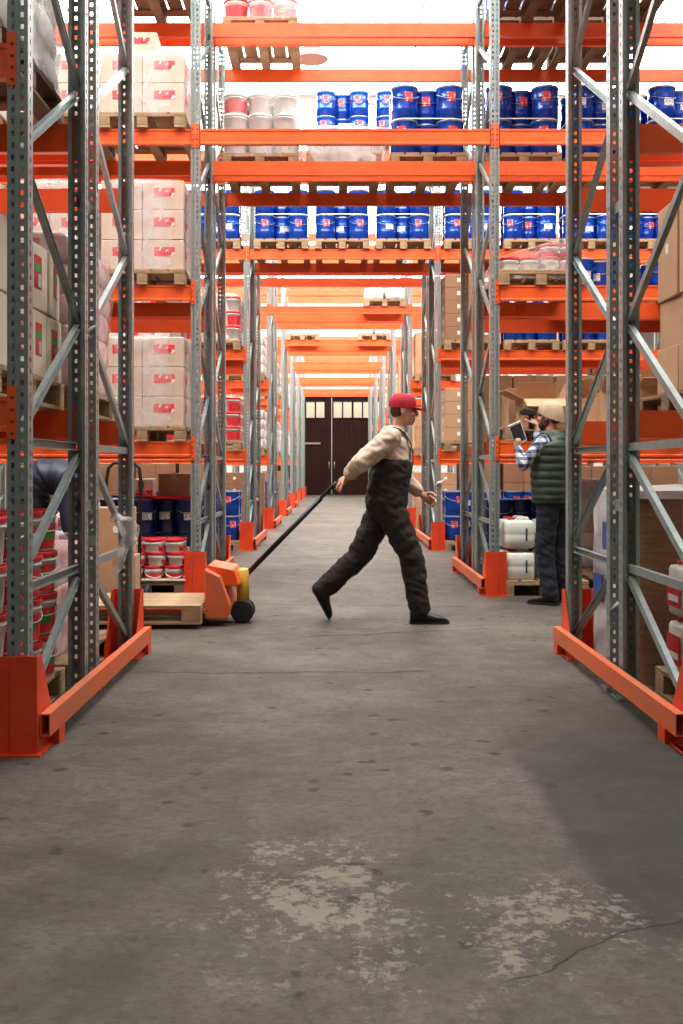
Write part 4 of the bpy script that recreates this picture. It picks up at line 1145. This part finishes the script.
# quilted vest
b = MB(); R = []
NV = 60
for i in range(NV+1):
    t = i/NV; z = .895+t*(1.515-.895)
    puff = .010*abs(math.sin(t*PI*9))**.6
    if t < .06: puff *= .4
    w = .212+.008*math.sin(t*PI)+(.0 if t < .55 else .02*(t-.55)/.25 if t < .80 else .02)
    d = .150+.012*math.sin(t*PI*.9)
    if t > .80: k = (t-.80)/.20; w = w*(1-k)+.078*k if k < 1 else .078; w = .232*(1-k**1.6)+.085*k**1.6; d = .155*(1-k**1.6)+.09*k**1.6
    ring = []
    for j in range(40):
        a = 2*PI*j/40; c_, s_ = math.cos(a), math.sin(a)
        wob = .006*noise.noise(Vector((c_*3, s_*3, z*16)))
        ring.append(mp((d+puff+wob)*math.copysign(abs(s_)**.85, s_)+.005, (w+puff+wob)*math.copysign(abs(c_)**.85, c_), z))
    R.append(ring)
for q in (.97, .9): R.append([mp(0, 0, 1.50+.03*q)*0+Vector((R[NV][j].x*q, R[NV][j].y*q, 1.53)) for j in range(40)])
b.rings(R, 0, True, False, False); ob('quilted_vest', b.mesh('quilted_vest', 'vest_green'), man)
for s, sh in ((-1, shL), (1, shR)):
    b = MB(); c0 = sh+Rt*s*.004; pts = [c0+Vector((0, 0, 1))*.078*math.cos(a)+Fd*.07*math.sin(a)-Vector((0, 0, .01)) for a in [2*PI*i/18 for i in range(19)]]
    b.tube(pts, .012, 8); ob('armhole_trim', b.mesh('armhole_trim', 'black_rubber'), man)
tr = [('c', hipL, knL, .108, .086), ('c', knL, anL+Vector((0, 0, .0)), .084, .074), ('c', hipR, knR, .108, .086), ('c', knR, anR, .084, .074), ('e', mp(-.015, 0, .95), (.165, .15, .13), Matrix((Rt, Fd, Vector((0, 0, 1)))).transposed())]
ob('trousers', caps_mesh('trousers', tr, .009, 'navy_trousers', 4, 0.01), man)
for an in (anL, anR):
    hl = Vector((an.x, an.y, 0))-Fd*.075; te = hl+Fd*.285
    b1, b2 = shoe_mesh(hl, te, (0, 0, 1)); sh = ob('shoe', b1.mesh('shoe', 'black_leather'), man); ob('sole', b2.mesh('sole', 'black_rubber'), sh)
# tablet and scanner
tc_ = wrL+Vector((.0, -.018, .115))
tab = thing('tablet', 'white tablet in the left hand of the scanning man', 'tablet', org+tc_, rot=(.25, -.42, .15))
ob('tablet_case', MB().box(-.062, .062, -.005, .005, -.10, .10).mesh('tablet_case', 'white_plastic', bevel=.003), tab)
ob('screen', MB().box(-.052, .052, -.0065, -.005, -.08, .08).mesh('screen', 'screen'), tab)
scn = thing('barcode_scanner', 'black handheld barcode scanner raised in the right hand of the man', 'scanner', org+wrR+Vector((-.055, .0, .075)), rot=(0, 0, .15))
b = MB(); b.prism([(-.018, -.10), (.026, -.10), (.022, .03), (-.02, .03)], 1, -.016, .016); ob('grip', b.mesh('grip', 'black_metal', bevel=.004), scn)
b = MB(); b.prism([(-.09, .03), (.04, .025), (.045, .065), (-.07, .09), (-.095, .075)], 1, -.032, .032); ob('scanner_head', b.mesh('scanner_head', 'black_rubber', bevel=.006), scn)
# ---- walking worker
org = Vector((.42, WY, 0)); wk = thing('person', 'worker in red cap and dark overalls striding right, pulling the pallet jack', 'person', org)
F = Vector((1, 0, 0)); RtW = Vector((0, -1, 0))
def wp(x, y, z): return Vector((x-.42, y, z))      # x in world metres, y off the walking line (- = towards the camera)
hipR, hipL = wp(.42, -.09, .90), wp(.40, .09, .91)
knR, anR = wp(.60, -.10, .51), wp(.66, -.10, .12)
knL, anL = wp(.20, .10, .50), wp(-.09, .11, .24)
chest = wp(.45, 0, 1.28); neck = wp(.49, 0, 1.49); hd = wp(.545, 0, 1.655)
shR, shL = wp(.43, -.19, 1.43), wp(.48, .19, 1.43)
wrR = wp(HAND.x+.065, HAND.y-WY+.005, HAND.z+.045); elR = wp(.20, -.235, 1.235)
elL, wrL = wp(.53, .25, 1.15), wp(.70, .18, .99)
hi, HP, HB = head_items(hd, F, -.1)
body = hi+[('c', neck-Vector((.02, 0, .06)), hd-Vector((.015, 0, .04)), .056, .054), ('e', chest, (.13, .16, .24), None), ('e', wp(.42, 0, 1.0), (.13, .15, .16), None),
    ('c', shL, elL, .045, .038), ('c', elL, wrL, .037, .026), ('c', shR, elR, .045, .038), ('c', elR, wrR, .037, .026), ('c', shL, shR, .05, .05),
    ('c', hipL, knL, .07, .05), ('c', knL, anL, .048, .035), ('c', hipR, knR, .07, .05), ('c', knR, anR, .048, .035)]
body += hand_items(wrR, (-.75, .05, -.65), (.5, .1, -.8), 1.25, 1.0, 1)
body += hand_items(wrL, (.8, -.2, -.55), (-.4, -1, -.3), .6, 1.0, -1)
ob('body', caps_mesh('body', body, .0055, 'skin', 3), wk); eyes(wk, HP, HB, Vector((0, 0, 0)))
ob('hair', caps_mesh('hair', [('e', HP(0, -.045, -.01), (.078, .062, .065), HB)], .007, 'hair', 2), wk)
b = MB(); R = []
for i in range(13):
    t = i/12
    if t < .2: rr, z = 1.0, .02+t*.15
    else:
        q = (t-.2)/.8; rr, z = math.cos(q*PI/2*.97)**.6, .05+.085*math.sin(q*PI/2)
    R.append([HP(.089*rr*math.cos(2*PI*j/30), -.012+.108*rr*math.sin(2*PI*j/30), z-.01) for j in range(30)])
b.rings(R, 0, True, False, True)
cap = ob('cap', b.mesh('cap', 'red_cap'), wk)
b = MB(); R = []
for z in (0, .008):
    R.append([HP(.075*math.cos(a), .06+.115*math.sin(a), .022+z-.02*math.sin(a)) for a in [PI*i/14 for i in range(15)]])
b.rings(R, 0, False); ob('cap_peak', b.mesh('cap_peak', 'red_cap'), cap)
sl = [('c', shL, elL, .080, .072), ('c', elL, elL.lerp(wrL, .85), .070, .05), ('c', shR, elR, .084, .078), ('c', elR, elR.lerp(wrR, .66), .076, .058), ('c', shL, shR, .068, .068), ('e', chest+Vector((0, 0, .0)), (.16, .20, .26), None), ('c', neck-Vector((.01, 0, .07)), neck-Vector((-.005, 0, .01)), .075, .07)]
ob('beige_shirt', caps_mesh('beige_shirt', sl, .008, 'beige_shirt', 4, 0.013), wk)
ov = [('c', hipL, knL, .124, .098), ('c', knL, anL, .096, .084), ('c', hipR, knR, .124, .098), ('c', knR, anR, .096, .084), ('c', wp(.405, -.055, .93), wp(.445, -.06, 1.20), .165, .155), ('c', wp(.405, .055, .93), wp(.445, .06, 1.20), .165, .155)]
o = ob('overall', caps_mesh('overall', ov, .009, 'brown_overall', 4, 0.013), wk)
for s in (-1, 1):
    b = MB(); R = []
    for i in range(13):
        a = -.35+(PI+.7)*i/12
        c0 = Vector((chest.x+.006, s*.095, 1.27)); px = c0.x+.152*math.cos(a); pz = c0.z+.240*math.sin(a)
        R.append([Vector((px, c0.y+dy, pz)) for dy in (-.02, .02)]+[Vector((px+.006*math.cos(a), c0.y+dy, pz+.006*math.sin(a))) for dy in (.02, -.02)])
    b.rings(R, 0, False); ob('overall_strap', b.mesh('overall_strap', 'brown_overall'), o)
b1, b2 = shoe_mesh(wp(.585, -.10, 0), wp(.885, -.10, 0), (0, 0, 1)); sh = ob('shoe', b1.mesh('shoe', 'black_leather'), wk); ob('sole', b2.mesh('sole', 'black_rubber'), sh)
b1, b2 = shoe_mesh(wp(-.175, .11, .19), wp(-.02, .11, .0), (.78, 0, .62)); 
b1, b2 = shoe_mesh(wp(-.17, .11, .235), wp(-.045, .11, .004), (.86, 0, .5)); sh = ob('shoe', b1.mesh('shoe', 'black_leather'), wk); ob('sole', b2.mesh('sole', 'black_rubber'), sh)
# ---- bending worker behind the left frame
org = Vector((-2.55, 9.1, 0)); bw = thing('person', 'person in navy quilted jacket bending over behind the left uprights', 'person', org)
hipR, hipL = Vector((-.02, -.09, .90)), Vector((-.02, .09, .90))
knR, anR, knL, anL = Vector((.03, -.10, .48)), Vector((-.05, -.10, .09)), Vector((.02, .10, .48)), Vector((-.12, .10, .09))
ch = Vector((.17, 0, 1.09)); nk = Vector((.34, 0, .98)); hd = Vector((.44, 0, .86))
shR, shL = Vector((.30, -.18, .99)), Vector((.30, .18, .99)); elR, elL = Vector((.34, -.22, .70)), Vector((.34, .22, .70)); wrR, wrL = Vector((.46, -.16, .52)), Vector((.46, .16, .52))
hi, HP, HB = head_items(hd, F, -1.1)
body = hi+[('c', nk, hd, .056, .056), ('e', Vector((.12, 0, 1.06)), (.14, .13, .09), None), ('c', shL, shR, .05, .05), ('c', shL, elL, .045, .038), ('c', elL, wrL, .037, .026), ('c', shR, elR, .045, .038), ('c', elR, wrR, .037, .026),
    ('c', hipL, knL, .07, .05), ('c', knL, anL, .048, .035), ('c', hipR, knR, .07, .05), ('c', knR, anR, .048, .035), ('c', hipL, hipR, .09, .09)]
for w_, s_ in ((wrR, 1), (wrL, -1)): body += hand_items(w_, (.6, 0, -.8), (-.5, 0, -.3), .6, 1, s_)
ob('body', caps_mesh('body', body, .007, 'skin', 3), bw); eyes(bw, HP, HB, Vector((0, 0, 0)))
ob('hair', caps_mesh('hair', [('e', HP(0, -.03, .03), (.084, .088, .085), HB)], .008, 'hair', 2), bw)
b = MB(); R = []; NV = 48
path = [Vector((-.08, 0, .84)), Vector((-.03, 0, 1.02)), Vector((.08, 0, 1.14)), Vector((.22, 0, 1.12)), Vector((.33, 0, .99))]
for i in range(NV+1):
    t = i/NV*(len(path)-1); k = min(int(t), len(path)-2); q = t-k; p = path[k].lerp(path[k+1], q)
    k2 = max(0, min(len(path)-2, int(t-.5))); tg = (path[min(k+1, len(path)-1)]-path[max(k-(q < .5), 0)]).normalized()
    up_ = Vector((0, 1, 0)).cross(tg).normalized()
    tt = i/NV; pf = .012*abs(math.sin(tt*PI*8))**.6; w = (.19+.02*math.sin(tt*PI))*(1 if tt < .8 else 1-.5*((tt-.8)/.2)**1.5); d = (.15)*(1 if tt < .8 else 1-.4*((tt-.8)/.2)**1.5)
    R.append([p+Vector((0, 1, 0))*(w+pf)*math.cos(2*PI*j/30)+up_*(d+pf)*math.sin(2*PI*j/30) for j in range(30)])
b.rings(R, 0, True); ob('quilted_jacket', b.mesh('quilted_jacket', 'navy_jacket'), bw)
ob('jacket_sleeves', caps_mesh('jacket_sleeves', [('c', shR, elR, .075, .065), ('c', elR, elR.lerp(wrR, .9), .064, .05), ('c', shL, elL, .075, .065), ('c', elL, elL.lerp(wrL, .9), .064, .05), ('c', shL, shR, .08, .08)], .01, 'navy_jacket', 3), bw)
ob('trousers', caps_mesh('trousers', [('c', hipL, knL, .10, .078), ('c', knL, anL, .076, .062), ('c', hipR, knR, .10, .078), ('c', knR, anR, .076, .062), ('c', hipL, hipR, .12, .12)], .01, 'navy_trousers', 4), bw)
for an in (anL, anR):
    b1, b2 = shoe_mesh((an.x-.07, an.y, 0), (an.x+.21, an.y, 0), (0, 0, 1)); sh = ob('shoe', b1.mesh('shoe', 'black_leather'), bw); ob('sole', b2.mesh('sole', 'black_rubber'), sh)
# hand truck with a carton, in front of the bending person
hx, hy = -1.84, 9.2
ht = thing('hand_truck', 'black hand truck with looped handle behind the left uprights', 'hand truck', (hx, hy, 0))
for s in (-1, 1):
    R = [[(s*.20+yy, .09+.09*math.cos(a)+.02, .09+.09*math.sin(a)) for a in [2*PI*i/16 for i in range(16)]] for yy in (-.03, .03)]
    ob('wheel', MB().rings(R).mesh('wheel', 'black_rubber'), ht)
pts = [(-.15, 0, .05), (-.15, .10, 1.10), (-.135, .11, 1.20), (-.09, .115, 1.245), (.09, .115, 1.245), (.135, .11, 1.20), (.15, .10, 1.10), (.15, 0, .05)]
ob('handle_frame', MB().tube(pts, .016, 10).mesh('handle_frame', 'black_metal'), ht)
for z in (.35, .65, .95): ob('cross_bar', MB().tube([(-.15, z*.095, z), (.15, z*.095, z)], .011, 8).mesh('cross_bar', 'black_metal'), ht)
ob('toe_plate', MB().box(-.19, .19, -.26, .02, .015, .025).mesh('toe_plate', 'black_metal'), ht)
carton((hx, hy-.14, .026), (.34, .22, .44), 'kraft', 'kraft carton standing on the hand truck', None, .0, None)
carton((hx-.01, hy-.135, .468), (.30, .21, .40), 'kraft', 'upper kraft carton on the hand truck', None, .05, 'white', ('front',))

# ------------------------------------------------------------------ hanging lamp
lp = thing('high_bay_lamp', 'round grey high bay lamp under the ceiling above the tunnel', 'lamp', (-.40, 19.0, 8.50))
b = MB(); b.lathe([(.30, 0), (.30, .02), (.16, .16), (.12, .30), (.10, .34)], 28, cap0=False); ob('lamp_shade', b.mesh('lamp_shade', 'lamp_grey'), lp)
ob('lamp_glass', MB().lathe([(.28, .0), (.28, .015)], 28).mesh('lamp_glass', 'lamp_grey'), lp)
ob('rod', MB().tube([(0, 0, .34), (0, 0, .46)], .012).mesh('rod', 'lamp_grey'), lp)
